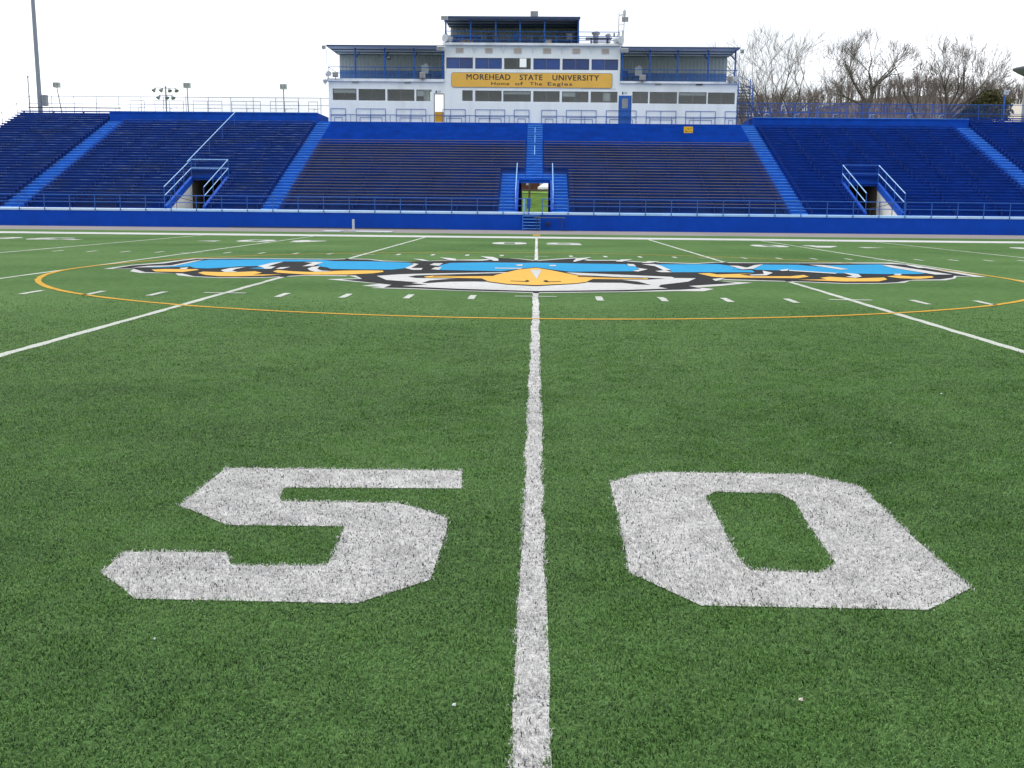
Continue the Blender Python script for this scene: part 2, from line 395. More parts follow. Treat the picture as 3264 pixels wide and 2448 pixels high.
EMBLEM={'white_outline':[(0.004,[(-8.56,24.327),(-8.528,25.77),(-8.251,26.862),(-8.202,27.952),(-8.133,28.742),(-7.376,29.142),(-4.856,29.18),(-4.589,29.471),(-4.072,29.353),(-3.618,28.668),(-2.851,28.296),(-2.46,28.916),(-1.956,29.415),(-1.337,29.721),(-1.028,30.38),(-0.458,30.386),(-0.002,29.554),(0.509,30.48),(0.988,31.138),(1.399,30.027),(1.973,30.209),(2.548,29.43),(3.771,28.989),(4.257,29.515),(4.731,29.723),(4.506,29.609),(5.764,29.609),(8.823,30.307),(9.008,29.257),(8.939,24.754),(8.358,24.783),(8.113,24.201),(7.702,23.582),(6.973,23.387),(6.661,22.749),(6.168,22.426),(5.45,22.279),(4.748,22.66),(3.398,22.956),(3.644,23.603),(3.234,22.65),(3.839,22.303),(3.063,21.351),(2.67,21.005),(2.9,20.688),(2.657,20.173),(2.262,20.163),(1.341,19.823),(0.004,19.432),(-1.187,19.709),(-1.956,19.97),(-2.283,20.017),(-2.617,20.088),(-2.471,20.331),(-2.831,20.529),(-2.605,21.01),(-3.687,22.005),(-3.16,22.337),(-3.467,23.06),(-3.507,22.887),(-4.246,22.892),(-4.825,22.184),(-5.59,22.025),(-6.152,22.274),(-6.505,22.602),(-6.744,23.171),(-7.424,23.19),(-7.771,23.632),(-7.962,24.361)])],'black_ink':[(0.008,[(-8.398,24.406),(-8.422,25.581),(-8.056,26.437),(-8.047,27.638),(-7.991,28.463),(-7.293,28.844),(-4.802,28.882),(-4.537,29.167),(-4.026,29.051),(-3.596,28.322),(-2.894,28.207),(-2.657,28.468),(-2.438,28.675),(-1.933,29.112),(-1.305,29.081),(-1.003,29.711),(-1.065,30.591),(-0.454,30.123),(-0.002,29.194),(0.501,30.039),(0.974,30.74),(1.268,29.632),(1.942,29.776),(2.514,29.073),(3.721,28.643),(4.367,29.351),(4.668,29.36),(4.437,29.192),(8.449,29.76),(8.838,29.333),(8.762,26.791),(8.696,24.82),(8.396,25.029),(8.13,24.388),(7.689,23.831),(7.101,23.616),(6.534,22.815),(6.217,22.586),(5.494,22.436),(4.846,22.762),(3.44,23.207),(3.674,23.779),(3.262,23.217),(3.234,22.651),(3.514,22.164),(2.56,21.298),(2.707,20.755),(2.295,20.424),(2.105,20.348),(1.349,19.932),(0.003,19.58),(-1.193,19.794),(-1.953,20.109),(-2.414,20.186),(-2.369,20.804),(-2.615,21.086),(-3.394,21.932),(-3.072,22.167),(-3.344,23.084),(-3.547,23.117),(-4.28,23.057),(-4.863,22.335),(-5.633,22.173),(-6.152,22.403),(-6.592,23.132),(-7.397,23.414),(-7.747,24.019),(-8.016,24.478)])],'blue_feathers':[(0.012,[(-7.807,24.69),(-7.534,25.462),(-7.603,27.547),(-7.558,28.088),(-5.998,28.538),(-5.067,28.574),(-4.654,28.017),(-3.775,28.098),(-2.884,27.667),(-2.749,27.153),(-2.715,25.497),(-2.911,24.928),(-3.689,24.902),(-4.163,24.975),(-4.329,25.483),(-4.531,25.789),(-4.721,26.379),(-4.798,27.472),(-5.027,27.782),(-5.761,27.627),(-5.83,25.754),(-6.195,25.507),(-6.273,25.193),(-6.566,24.682),(-6.861,24.748),(-7.17,25.36),(-7.388,25.019)]),(0.012,[(-5.823,24.905),(-5.45,25.566),(-5.457,24.731)]),(0.012,[(-2.116,26.576),(-1.963,27.757),(-1.207,28.168),(-0.289,28.153),(-0.001,28.315),(1.042,28.121),(2.029,28.072),(2.185,27.192),(2.195,26.216),(1.969,25.272),(0.683,24.883),(0.351,25.536),(-0.002,26.185),(-0.261,25.836),(-0.705,24.823),(-1.978,25.022),(-2.071,25.411),(-2.042,26.01)]),(0.012,[(2.762,28.121),(4.231,28.517),(4.407,27.864),(4.343,26.929),(4.679,26.599),(4.097,26.112),(4.564,26.149),(4.492,25.455),(4.224,24.811),(4.44,25.368),(2.758,25.104),(2.794,25.785)]),(0.012,[(4.631,26.568),(5.282,28.542),(6.118,28.589),(6.352,27.875),(6.772,28.54),(8.242,29.199),(7.964,27.518),(8.25,25.847),(7.814,25.398),(7.094,25.226),(6.099,25.324),(5.371,26.148),(4.705,26.275)])],'gold_feathers':[(0.012,[(-7.521,24.107),(-7.342,24.336),(-6.734,24.411),(-6.601,24.163),(-6.702,23.472),(-7.239,23.52)]),(0.012,[(-6.341,23.251),(-6.364,23.642),(-6.034,23.556),(-5.723,23.612),(-5.433,23.922),(-5.193,23.491),(-5.221,22.93),(-4.731,23.084),(-4.947,22.677),(-5.393,22.405),(-5.695,22.386),(-6.032,22.688)]),(0.012,[(-5.097,23.946),(-5.105,24.402),(-4.733,24.05),(-4.369,23.893),(-3.78,24.453),(-3.412,24.598),(-3.048,24.588),(-2.975,24.145),(-3.117,23.683),(-3.522,23.261),(-4.127,23.087),(-4.322,23.155),(-4.902,23.543)]),(0.012,[(3.225,24.771),(3.487,24.93),(3.576,24.502),(4.355,24.934),(4.005,24.509),(4.207,24.034),(4.917,24.155),(5.298,24.647),(5.28,24.133),(4.942,23.59),(3.503,23.588),(3.354,23.797)]),(0.012,[(5.402,23.787),(5.682,24.16),(5.902,23.911),(6.114,23.746),(6.71,24.087),(6.586,23.51),(6.249,22.928),(5.59,22.786),(4.838,23.147),(5.409,23.317)]),(0.012,[(6.876,24.447),(7.19,24.844),(7.397,24.494),(7.842,24.697),(7.717,24.257),(7.285,23.782),(6.945,23.924)])],'white_feathers':[(0.016,[(-7.155,24.661),(-7.081,25.006),(-6.917,24.385),(-6.989,24.292)]),(0.016,[(-6.157,24.098),(-6.177,24.848),(-5.976,25.262),(-5.973,24.523),(-5.905,23.993),(-5.674,23.59),(-5.912,23.511)]),(0.016,[(-5.814,25.595),(-5.85,26.927),(-5.707,27.507),(-5.631,26.122),(-5.589,25.552),(-5.42,25.541),(-5.328,24.765),(-5.429,24.665),(-5.641,25.284)]),(0.016,[(-4.622,24.898),(-4.665,25.559),(-4.555,25.842),(-4.41,24.817),(-4.207,24.305),(-3.956,24.161),(-4.256,23.883),(-4.46,24.336)]),(0.016,[(-4.903,25.73),(-4.969,27.109),(-5.222,27.405),(-4.996,27.554),(-4.784,27.396),(-4.719,25.942)]),(0.016,[(-5.222,24.704),(-5.253,25.232),(-5.097,25.475),(-5.09,24.729)]),(0.016,[(-8.096,24.603),(-7.984,25.256),(-7.611,25.548),(-7.74,27.488),(-7.673,28.034),(-7.555,26.575),(-7.484,25.31),(-7.757,24.875)]),(0.016,[(-2.716,25.509),(-2.714,27.18),(-2.881,27.64),(-2.605,27.106),(-2.589,25.533),(-2.354,25.536),(-2.31,24.89),(-2.489,24.857)]),(0.016,[(-2.141,25.163),(-2.13,25.92),(-1.988,25.948),(-1.96,24.955)]),(0.016,[(-2.333,26.781),(-2.302,27.509),(-2.1,27.551),(-2.102,26.413)]),(0.016,[(-3.008,29.45),(-2.741,29.278),(-2.491,28.448),(-2.663,28.519)]),(0.016,[(-2.42,30.297),(-2.139,29.996),(-1.975,29.678),(-1.891,28.792),(-2.05,28.868)]),(0.016,[(-1.438,31.151),(-1.104,30.845),(-0.94,29.906),(-0.893,28.951),(-0.996,28.82),(-1.174,29.796)]),(0.016,[(-0.885,25.944),(-0.263,25.977),(-0.33,25.627),(-0.85,25.654)]),(0.016,[(-0.467,27.201),(-0.306,27.426),(-0.298,26.814),(-0.395,26.703)]),(0.016,[(0.274,27.207),(0.428,27.333),(0.444,26.822),(0.319,26.752)]),(0.016,[(2.084,28.106),(2.229,27.986),(2.212,27.077),(2.059,27.185)]),(0.016,[(2.171,26.486),(2.351,25.964),(2.07,25.105),(1.97,25.283),(2.181,25.932)]),(0.016,[(0.876,29.054),(1.026,30.581),(1.43,31.23),(1.103,29.658),(0.91,28.846)]),(0.016,[(1.902,29.217),(2.115,30.224),(2.407,30.347),(2.055,29.086)]),(0.016,[(2.473,28.644),(2.718,29.5),(2.993,29.447),(2.652,28.577)]),(0.016,[(2.414,28.023),(2.717,28.184),(2.793,27.471),(2.809,25.719),(2.646,25.729),(2.638,27.206)]),(0.016,[(2.442,25.37),(2.689,25.696),(2.745,24.996),(3.207,25.041),(2.512,24.954)]),(0.016,[(4.377,27.814),(4.564,27.736),(4.629,27.026),(5.007,28.113),(5.308,28.592),(4.673,26.557),(4.39,26.299)]),(0.016,[(4.747,25.915),(4.802,25.165),(4.492,24.271),(4.182,24.175),(4.178,24.431),(4.529,24.711)]),(0.016,[(5.149,26.188),(5.469,26.707),(5.271,25.962),(5.13,25.838)]),(0.016,[(6.685,28.447),(6.79,26.799),(6.559,26.601),(6.366,28.563)]),(0.016,[(6.294,25.477),(6.493,25.056),(6.3,24.161),(6.077,23.798),(5.956,24.061),(6.208,24.439)]),(0.016,[(5.372,26.279),(6.151,25.313),(6.029,25.064),(5.304,25.919)]),(0.016,[(8.139,28.918),(8.3,28.768),(8.421,25.169),(8.058,25.151),(7.981,27.669)]),(0.016,[(7.301,25.288),(7.437,25.267),(7.21,24.697),(7.165,24.951)]),(0.016,[(8.709,28.85),(8.905,28.768),(8.749,27.596),(8.594,27.676)]),(0.012,[(-2.926,22.893),(-2.564,23.428),(-2.285,23.617),(-0.713,24.404),(0.002,24.683),(0.718,24.548),(2.566,23.529),(2.568,23.201),(2.966,23.203),(2.688,22.236),(2.11,21.36),(2.015,20.849),(2.125,20.515),(1.361,20.091),(0.003,19.686),(-1.206,19.974),(-1.957,20.3),(-2.153,20.42),(-1.789,20.811),(-2.086,21.112),(-1.994,21.32),(-2.602,21.823)])],'black_eye_lines':[(0.016,[(-1.913,21.191),(-1.848,21.798),(-1.532,22.3),(-0.978,22.548),(-0.805,21.619),(-1.052,21.666),(-1.473,21.541),(-1.823,21.151)]),(0.016,[(0.854,21.77),(1.0,22.534),(1.549,22.532),(1.794,22.093),(1.941,21.304),(1.726,21.352),(1.488,21.729),(0.979,21.705)]),(0.016,[(-2.333,22.735),(-2.233,23.148),(-1.937,23.37),(-0.574,24.214),(-0.377,25.618),(0.0,26.332),(0.304,25.58),(0.803,23.812),(1.585,23.268),(2.086,23.221),(2.384,22.981),(2.028,22.641),(1.021,22.537),(0.859,21.658),(0.671,21.296),(0.002,20.693),(-0.485,20.983),(-0.81,21.505),(-0.968,22.332),(-1.58,22.385),(-2.152,22.415)])],'gold_beak':[(0.02,[(-2.045,22.753),(-1.909,23.073),(-0.784,23.335),(-0.371,25.302),(0.0,26.042),(0.3,25.225),(0.793,23.539),(1.568,23.04),(2.06,22.962),(2.027,22.735),(1.024,22.601),(0.865,21.799),(0.676,21.432),(0.002,20.896),(-0.49,21.139),(-0.817,21.673),(-0.972,22.425),(-1.59,22.51),(-1.978,22.508)])],'beak_highlight':[(0.024,[(-0.124,25.197),(0.117,25.162),(0.015,22.373)])],'beak_marks':[(0.024,[(-0.193,21.801),(-0.153,22.133),(-0.105,21.787),(-0.162,21.577)]),(0.024,[(0.125,21.795),(0.171,22.156),(0.222,21.839),(0.176,21.574)]),(0.024,[(-0.44,21.849),(-0.173,21.775),(-0.172,21.66),(-0.438,21.762)]),(0.024,[(0.197,21.72),(0.435,21.873),(0.433,21.757),(0.196,21.605)]),(0.024,[(-1.894,22.912),(-0.787,23.406),(-0.778,23.17),(-1.882,22.783)]),(0.024,[(0.785,23.338),(1.964,23.044),(1.949,22.881),(0.778,23.137)])]}
DIGIT={'5':[(-1.531,8.127),(-0.355,8.141),(-0.336,7.8),(-1.157,7.769),(-1.146,7.629),(-1.117,7.529),(-0.596,7.528),(-0.462,7.417),(-0.361,7.302),(-0.35,7.169),(-0.358,6.541),(-0.58,6.299),(-1.323,6.307),(-1.407,6.414),(-1.532,6.556),(-1.54,6.793),(-1.154,6.802),(-1.102,6.67),(-1.061,6.656),(-0.751,6.672),(-0.747,6.789),(-0.769,7.166),(-1.254,7.159),(-1.392,7.301),(-1.539,7.437)],'0o':[(0.521,8.127),(0.64,8.172),(1.35,8.167),(1.556,7.935),(1.54,7.441),(1.531,7.205),(1.532,6.548),(1.307,6.329),(0.562,6.332),(0.351,6.65),(0.364,7.143),(0.367,7.944)],'0i':[(0.839,7.809),(1.142,7.793),(1.182,7.644),(1.156,7.385),(1.13,6.792),(1.04,6.679),(0.793,6.697),(0.776,6.867),(0.787,7.508),(0.779,7.692)]}
# ================================================================ SETTING
def sheet(name, x0, x1, y0, y1, z, mm, nx=1, ny=1):
    b = MB()
    for i in range(nx):
        for j in range(ny):
            xa, xb = x0+(x1-x0)*i/nx, x0+(x1-x0)*(i+1)/nx
            ya, yb = y0+(y1-y0)*j/ny, y0+(y1-y0)*(j+1)/ny
            b.face([(xa,ya,z),(xb,ya,z),(xb,yb,z),(xa,yb,z)])
    o = b.build(name, mm)
    o['kind'] = 'structure'
    return o
sheet('ground', -900, 900, -300, 1500, -0.03, M_dirt)
sheet('running_track', -110, 110, 54.4, 63.6, -0.006, M_track)
sheet('turf_field', -75, 75, -14, 54.72, 0.0, M_turf)
sheet('service_path', -60, 60, 84.2, 88.0, 0.55, M_concrete)

def terrain(name, xs, ys, zf, mm):
    b = MB()
    vs_ = [(x, y, zf(x, y)) for y in ys for x in xs]
    b.v = vs_
    nx = len(xs)
    for j in range(len(ys)-1):
        for i in range(nx-1):
            b.f.append((j*nx+i, j*nx+i+1, (j+1)*nx+i+1, (j+1)*nx+i)); b.m.append(0)
    o = b.build(name, mm, smooth=True)
    o['kind'] = 'structure'
    return o
def bank_z(x, y):
    t = min(1, max(0, (y-88)/24)); return 0.55 + 2.2*t*t*(3-2*t) + 0.06*math.sin(x*1.3+y)
terrain('grass_bank', np.linspace(-40, 40, 41), np.linspace(88, 140, 27), bank_z, M_bank)

RIDGE = [(-400, 8), (-150, 10), (-60, 12), (0, 16), (40, 21.5), (46, 22), (57, 22.8), (67, 24.6), (77, 26.2), (88, 26.2), (98, 24.8), (110, 24.6), (160, 26), (260, 24), (420, 18)]
def ridge(x):
    for (a, za), (b, zb) in zip(RIDGE[:-1], RIDGE[1:]):
        if a <= x <= b: return za + (zb-za)*(x-a)/(b-a)
    return 8
def hill_z(x, y):
    t = (y-150)/110
    t = max(0, min(1, t)) if y < 260 else max(0, 1-(y-260)/200)
    t = t*t*(3-2*t)
    return -0.5 + t*(ridge(x)+0.5) + 0.5*math.sin(x*.11+y*.07)*t
terrain('wooded_hill', np.linspace(-400, 420, 83), list(np.linspace(150, 260, 12))+[300, 360, 440], hill_z, M_hill)

# ================================================================ PAINT ON THE TURF
def ragged_line(name, pts, width, z, mm, jit=0.012, step=0.25):
    """strip along a polyline with slightly uneven edges"""
    b = MB(); row = []
    for (x0, y0), (x1, y1) in zip(pts[:-1], pts[1:]):
        L = math.hypot(x1-x0, y1-y0); n = max(1, int(L/step))
        dx, dy = (x1-x0)/L, (y1-y0)/L
        for i in range(n+1):
            t = i/n
            a = width/2 + random.uniform(-jit, jit); c = width/2 + random.uniform(-jit, jit)
            x, y = x0+(x1-x0)*t, y0+(y1-y0)*t
            row.append(((x-dy*a, y+dx*a, z), (x+dy*c, y-dx*c, z)))
    for (a, c), (d, e) in zip(row[:-1], row[1:]): b.face([c, e, d, a])
    return b.build(name, mm)

YD = 0.9144
LINE_L = {0: 'long white yard line through the middle of the field between the 5 and the 0',
 -1: 'white yard line crossing the left front of the field under the left emblem wing',
 1: 'white yard line crossing the right front of the field under the right emblem wing',
 -2: 'thin white yard line passing behind the left tip of the emblem',
 2: 'thin white yard line passing behind the right tip of the emblem',
 -3: 'faint white yard line at the far left beyond the emblem tip',
 3: 'faint dashed white yard line at the far right beyond the emblem tip'}
for k in range(-3, 4):
    y0 = -6.0 if abs(k) < 2 else 8.0
    o = ragged_line('yard_line', [(k*5*YD, y0), (k*5*YD, 47.75)], (.086 if k == 0 else .10) if abs(k) < 2 else 0.10, 0.004, M_paint_crumb if k == 0 else M_paint_line)
    tag(o, LINE_L[k], 'yard line', 'white yard lines')
o = ragged_line('sideline', [(-24.6, 49.2), (60, 49.2)], 2.6, 0.004, M_paint_white, 0.06)
tag(o, 'broad white sideline stripe along the far edge of the turf before the grey track', 'sideline')
circ = [(9.15*math.cos(2*math.pi*i/128), 24.75+9.15*math.sin(2*math.pi*i/128)) for i in range(129)]
o = ragged_line('centre_circle', circ, 0.10, 0.006, M_paint_yellow, 0.01)
tag(o, 'thin yellow centre circle painted round the midfield emblem', 'field marking')
o = MB().poly_xy([(-.17, 52.2), (.17, 52.2), (.17, 53.9), (-.17, 53.9)], .004).build('midline_mark', M_paint_yellow)
tag(o, 'tiny yellow mark on the turf edge behind the far sideline at midfield', 'field marking')
for k in range(-14, 15):
    for row, (ya, yb) in enumerate(((18.19, 18.9), (31.6, 32.3))):
        if row == 0 and abs(k) > 12: continue
        x = k*YD
        if k % 5 == 0:
            ym = ya+.62 if row == 0 else ya+.1
            o = ragged_line('hash_mark', [(x-.31, ym), (x+.31, ym)], 0.10, 0.006, M_paint_line, 0.008, 0.1)
            side = 'near' if row == 0 else 'far'
            tag(o, 'white crossbar tick over a yard line in the %s hash row' % side, 'hash mark', 'crossbar hash marks in the %s row' % side)
        else:
            if row == 1 and abs(x) < 0.5: continue
            o = ragged_line('hash_mark', [(x, ya), (x, yb)], 0.10, 0.006, M_paint_line, 0.008, 0.1)
            side = 'near' if row == 0 else 'far'
            tag(o, 'short white yard tick painted on green turf in the %s hash row' % side, 'hash mark', 'short hash marks in the %s row' % side)

# far numerals, painted to be read from the far side
def seg_digit(ch):
    W = {'0': [[(0,.25),(.2,0),(.8,0),(1,.25),(1,.75),(.8,1),(.2,1),(0,.75)]],
         '5': [[(0,.12),(.18,0),(.8,0),(1,.2),(1,.45),(.8,.62),(.3,.62),(.3,.82),(1,.82),(1,1),(0,1),(0,.45),(.62,.45),(.68,.4),(.68,.22),(.62,.17),(.34,.17),(.34,.28),(0,.28)]],
         '4': [[(.55,0),(.85,0),(.85,.2),(1,.2),(1,.38),(.85,.38),(.85,1),(.5,1),(0,.4),(0,.2),(.55,.2)]],
         '3': [[(0,.12),(.18,0),(.8,0),(1,.2),(1,.42),(.88,.5),(1,.58),(1,.8),(.8,1),(.18,1),(0,.88),(0,.72),(.32,.72),(.4,.82),(.62,.82),(.66,.76),(.66,.64),(.58,.58),(.35,.58),(.35,.42),(.58,.42),(.66,.36),(.66,.24),(.62,.18),(.4,.18),(.32,.28),(0,.28)]]}
    return W[ch]
def far_digit(ch, xc, yc, label):
    b = MB(); w_, h_ = 1.2, 2.1
    for pl in seg_digit(ch):
        pts = [(xc-(u-.5)*w_, yc-(v-.5)*h_) for u, v in pl]
        b.poly_xy(pts, 0.004)
    o = b.build('field_numeral', M_paint_white)
    if ch == '0':
        c = MB()
        pts = [(xc-(u-.5)*w_, yc-(v-.5)*h_) for u, v in ((.36,.22),(.64,.22),(.66,.3),(.66,.7),(.64,.78),(.36,.78),(.34,.7),(.34,.3))]
        c.poly_xy(pts, 0.008).build('numeral_centre', M_turf, o)
    tag(o, label, 'numeral', 'white field numerals along the far sideline')
YN = 41.7
far_digit('0', -.95, YN, 'far upside-down white numeral 0 just left of the middle yard line')
far_digit('5', .96, YN, 'far upside-down white numeral 5 just right of the middle yard line')
far_digit('0', -9.144-.8, YN, 'far white numeral 0 of the left 40, left of its yard line')
far_digit('4', -9.144+1.0, YN, 'far white numeral 4 of the left 40, right of its yard line')
far_digit('0', 9.144-.95, YN, 'far white numeral 0 of the right 40, left of its yard line')
far_digit('4', 9.144+.9, YN, 'far white numeral 4 of the right 40, right of its yard line')
far_digit('0', -18.288-.9, YN, 'far white numeral 0 of the left 30 near the left edge')
far_digit('3', -18.288+.95, YN, 'far white numeral 3 of the left 30 beside its yard line')
far_digit('0', 18.288-.9, YN, 'far white numeral 0 of the right 30 at the right edge')
for x, sg, lb in ((-11.1, -1, 'small white arrow painted left of the far left 40'), (11.2, 1, 'small white arrow painted right of the far right 40'), (-16.0, -1, 'small white arrow painted beside the far left 30')):
    o = MB().poly_xy([(x, 40.5), (x, 41.4), (x+sg*.8, 40.95)], .004).build('field_arrow', M_paint_white)
    tag(o, lb, 'field marking')

# midfield emblem, one part per paint colour
em = thing('midfield_emblem', (0, 26, 0), 'large painted eagle emblem with spread blue wings and gold beak at midfield', 'emblem')
EM_MAT = {'white_outline': M_paint_white, 'black_ink': M_paint_black, 'blue_feathers': M_paint_blue, 'gold_feathers': M_paint_gold, 'white_feathers': M_paint_white, 'black_eye_lines': M_paint_black, 'gold_beak': M_paint_gold, 'beak_highlight': M_paint_white, 'beak_marks': M_paint_black}
EM_NAME = {'white_outline': 'white_outline', 'black_ink': 'black_ground', 'blue_feathers': 'blue_feathers', 'gold_feathers': 'gold_feather', 'white_feathers': 'white_feather', 'black_eye_lines': 'black_eye_line', 'gold_beak': 'gold_beak', 'beak_highlight': 'beak_highlight', 'beak_marks': 'beak_mark'}
for part, polys in EMBLEM.items():
    for i, (z, pts) in enumerate(polys):
        MB().poly_xy(pts, z + 0.0001*i).build(EM_NAME[part], EM_MAT[part], em)

# ---------------------------------------------------------------- turf fibres near the camera
def in_poly(px, py, poly):
    ins = np.zeros(px.shape, bool)
    n = len(poly)
    for i in range(n):
        x0, y0 = poly[i]; x1, y1 = poly[(i+1) % n]
        c = ((y0 > py) != (y1 > py))
        t = (x1-x0)*(py-y0)/(y1-y0+1e-12)+x0
        ins ^= c & (px < t)
    return ins
ZMAX = 15.5
def scatter(n_target, d0=24000.0):
    xs, ys, ss = [], [], []
    edges = np.concatenate([np.arange(1.0, 5, .25), np.arange(5, ZMAX, .5)])
    for a in edges:
        bnd = a + (.25 if a < 5 else .5)
        core = .49*bnd + .8
        hw = core + 4.0
        dens = d0 * min(1, (3.6/a)**1.25) * min(1, (ZMAX-a)/9)
        n = int(dens*2*hw*(bnd-a))
        x = rng.uniform(-hw, hw, n); y = 2.871+rng.uniform(a, bnd, n)
        keep = rng.uniform(0, 1, n) < np.clip(1-(np.abs(x)-core)/4.0, 0, 1)**1.5      # thins out sideways
        x, y = x[keep], y[keep]
        xs.append(x); ys.append(y)
        ss.append(np.full(len(x), 1+max(0, a-3.6)*.10))
    return np.concatenate(xs), np.concatenate(ys), np.concatenate(ss)
def fibres(name, x, y, s, mm, parent=None, base_z=0.0):
    n = len(x)
    th = rng.uniform(0, 2*np.pi, n)
    clump = np.sin(x*9.1+np.sin(y*7.3)*2)*np.cos(y*8.3+np.sin(x*6.1)*2)
    th = th*.65 + clump*2.2
    ln = rng.uniform(.004, .017, n)*s**.5
    h = rng.uniform(.004, .013, n)*(1+.25*clump)
    wd = rng.uniform(.0009, .0020, n)*s
    dx, dy = np.cos(th), np.sin(th)
    wx, wy = -dy*wd, dx*wd
    v = np.zeros((n, 5, 3), np.float32)
    v[:, 0] = np.stack([x-wx, y-wy, np.full(n, base_z)], 1); v[:, 1] = np.stack([x+wx, y+wy, np.full(n, base_z)], 1)
    mxx, myy = x+dx*ln*.35, y+dy*ln*.35
    v[:, 2] = np.stack([mxx+wx*.9, myy+wy*.9, base_z+h*.85], 1); v[:, 3] = np.stack([mxx-wx*.9, myy-wy*.9, base_z+h*.85], 1)
    v[:, 4] = np.stack([x+dx*ln, y+dy*ln, base_z+h*rng.uniform(.55, 1.05, n)], 1)
    me = bpy.data.meshes.new(name)
    me.vertices.add(5*n); me.vertices.foreach_set('co', v.ravel())
    me.loops.add(7*n); me.polygons.add(2*n)
    base = (np.arange(n)*5)[:, None]
    lv = np.concatenate([base+np.array([[0, 1, 2, 3]]), base+np.array([[3, 2, 4]])], 1)
    me.loops.foreach_set('vertex_index', lv.astype(np.int32).ravel())
    st = np.stack([np.arange(n)*7, np.arange(n)*7+4], 1).astype(np.int32)
    me.polygons.foreach_set('loop_start', st.ravel())
    me.update(calc_edges=True)
    at = me.attributes.new('tint', 'FLOAT', 'POINT')
    tv = np.clip(rng.normal(.5, .34, n) + .08*clump, 0, 1)
    at.data.foreach_set('value', np.repeat(tv, 5).astype(np.float32))
    me.materials.append(mm)
    o = bpy.data.objects.new(name, me); C.objects.link(o)
    if parent is not None:
        o.parent = parent; o.matrix_parent_inverse = parent.matrix_basis.inverted()
    return o
bx, by, bs = scatter(0)
jx, jy = bx+rng.normal(0, .009, len(bx)), by+rng.normal(0, .009, len(bx))
edge = .005*np.sin(by*23)+.004*np.sin(by*61+1)+.004*np.sin(by*5.3)
m5 = in_poly(jx, jy, DIGIT['5'])
m0 = in_poly(jx, jy, DIGIT['0o']) & ~in_poly(jx, jy, DIGIT['0i'])
ml = np.abs(bx+(jx-bx)*.5+edge) < .0435
mside = np.abs(np.abs(jx)-5*YD) < .055
mcirc = np.abs(np.hypot(jx, jy-24.75)-9.15) < .07
free = ~(m5 | m0 | ml | mside | mcirc)
fibres('turf_grass', bx[free], by[free], bs[free], M_fibre)['kind'] = 'stuff'
# painted letters: a sheet and its own white fibres
def sparse(mask, keep=1.0):
    return mask & (rng.uniform(0, 1, len(mask)) < keep)
d5 = thing('field_numeral', (-.9, 7.2, 0), 'big white numeral 5 painted on the turf left of the middle line', 'numeral', 'big near field numerals')
MB().poly_xy(DIGIT['5'], .004).build('paint_sheet', M_paint_crumb, d5)
m5, m0, ml = sparse(m5, .80), sparse(m0, .80), sparse(ml, .80)
fibres('painted_fibres', bx[m5], by[m5], bs[m5], M_fibre_white, d5, .004)
d0 = thing('field_numeral', (1.0, 7.2, 0), 'big white numeral 0 painted on the turf right of the middle line', 'numeral', 'big near field numerals')
b = MB()
oo, ii = DIGIT['0o'], DIGIT['0i']
P = [[Vector((x, y, 0)) for x, y in oo], [Vector((x, y, 0)) for x, y in ii]]
flat = oo+ii
for tri in tessellate_polygon(P):
    t = [(flat[i][0], flat[i][1], .004) for i in tri]
    a = (t[1][0]-t[0][0])*(t[2][1]-t[0][1])-(t[1][1]-t[0][1])*(t[2][0]-t[0][0])
    b.face(t if a > 0 else t[::-1])
b.build('paint_sheet', M_paint_crumb, d0)
fibres('painted_fibres', bx[m0], by[m0], bs[m0], M_fibre_white, d0, .004)
mid = [o for o in C.objects if o.name.startswith('yard_line') and 'middle of the field' in o.get('label', '')][0]
fibres('painted_fibres', bx[ml], by[ml], bs[ml], M_fibre_white, mid, .004)
# scraps of paper and leaves lying on the turf
for i, (x, y, c) in enumerate(((-1.13, 5.95, 'white'), (-.2, 5.55, 'white'), (.72, 5.62, 'tan'), (1.42, 5.50, 'dark'), (.93, 12.4, 'tan'), (2.9, 10.6, 'white'), (2.0, 8.9, 'white'))):
    b = MB(); s = .0035+.0015*(i % 3)
    b.face([(x-s, y-s*.6, .014), (x+s*.8, y-s*.7, .012), (x+s, y+s*.5, .018), (x-s*.7, y+s*.6, .016)])
    b.face([(x-s*.7, y+s*.6, .0157), (x+s, y+s*.5, .0177), (x+s*.8, y-s*.7, .0117), (x-s, y-s*.6, .0137)])
    mm = {'white': M_lgray, 'tan': M_beige, 'dark': M_dark}[c]
    tag(b.build('turf_scrap', mm), {'white': 'tiny white scrap lying on the green turf', 'tan': 'tiny tan leaf lying on the green turf', 'dark': 'tiny dark leaf lying on the turf right of the numeral 0'}[c], 'scrap', {'white': 'white scraps on the turf', 'tan': 'tan leaves on the turf', 'dark': None}[c])
# ================================================================ GRANDSTAND
XL, XR = -36.7, 36.35
AISLES = {'LL': (-29.77, -28.65), 'L': (-15.24, -14.31), 'R': (13.92, 14.82), 'RR': (28.35, 29.45)}
RISE, TREAD, Y0, Z0 = 0.18, 0.5, 63.5, 1.03
KV = 10                                   # rows cut away over a doorway
VOMS = {'left': (-20.55, -18.5), 'mid': (-1.1, 0.8), 'right': (18.05, 20.0)}
def row_y(k): return Y0+TREAD*k
def row_z(k): return Z0+RISE*k
st = thing('grandstand', (-.2, 63.5, 0), 'long blue stepped concrete grandstand with front wall, aisles and three doorways', 'grandstand')

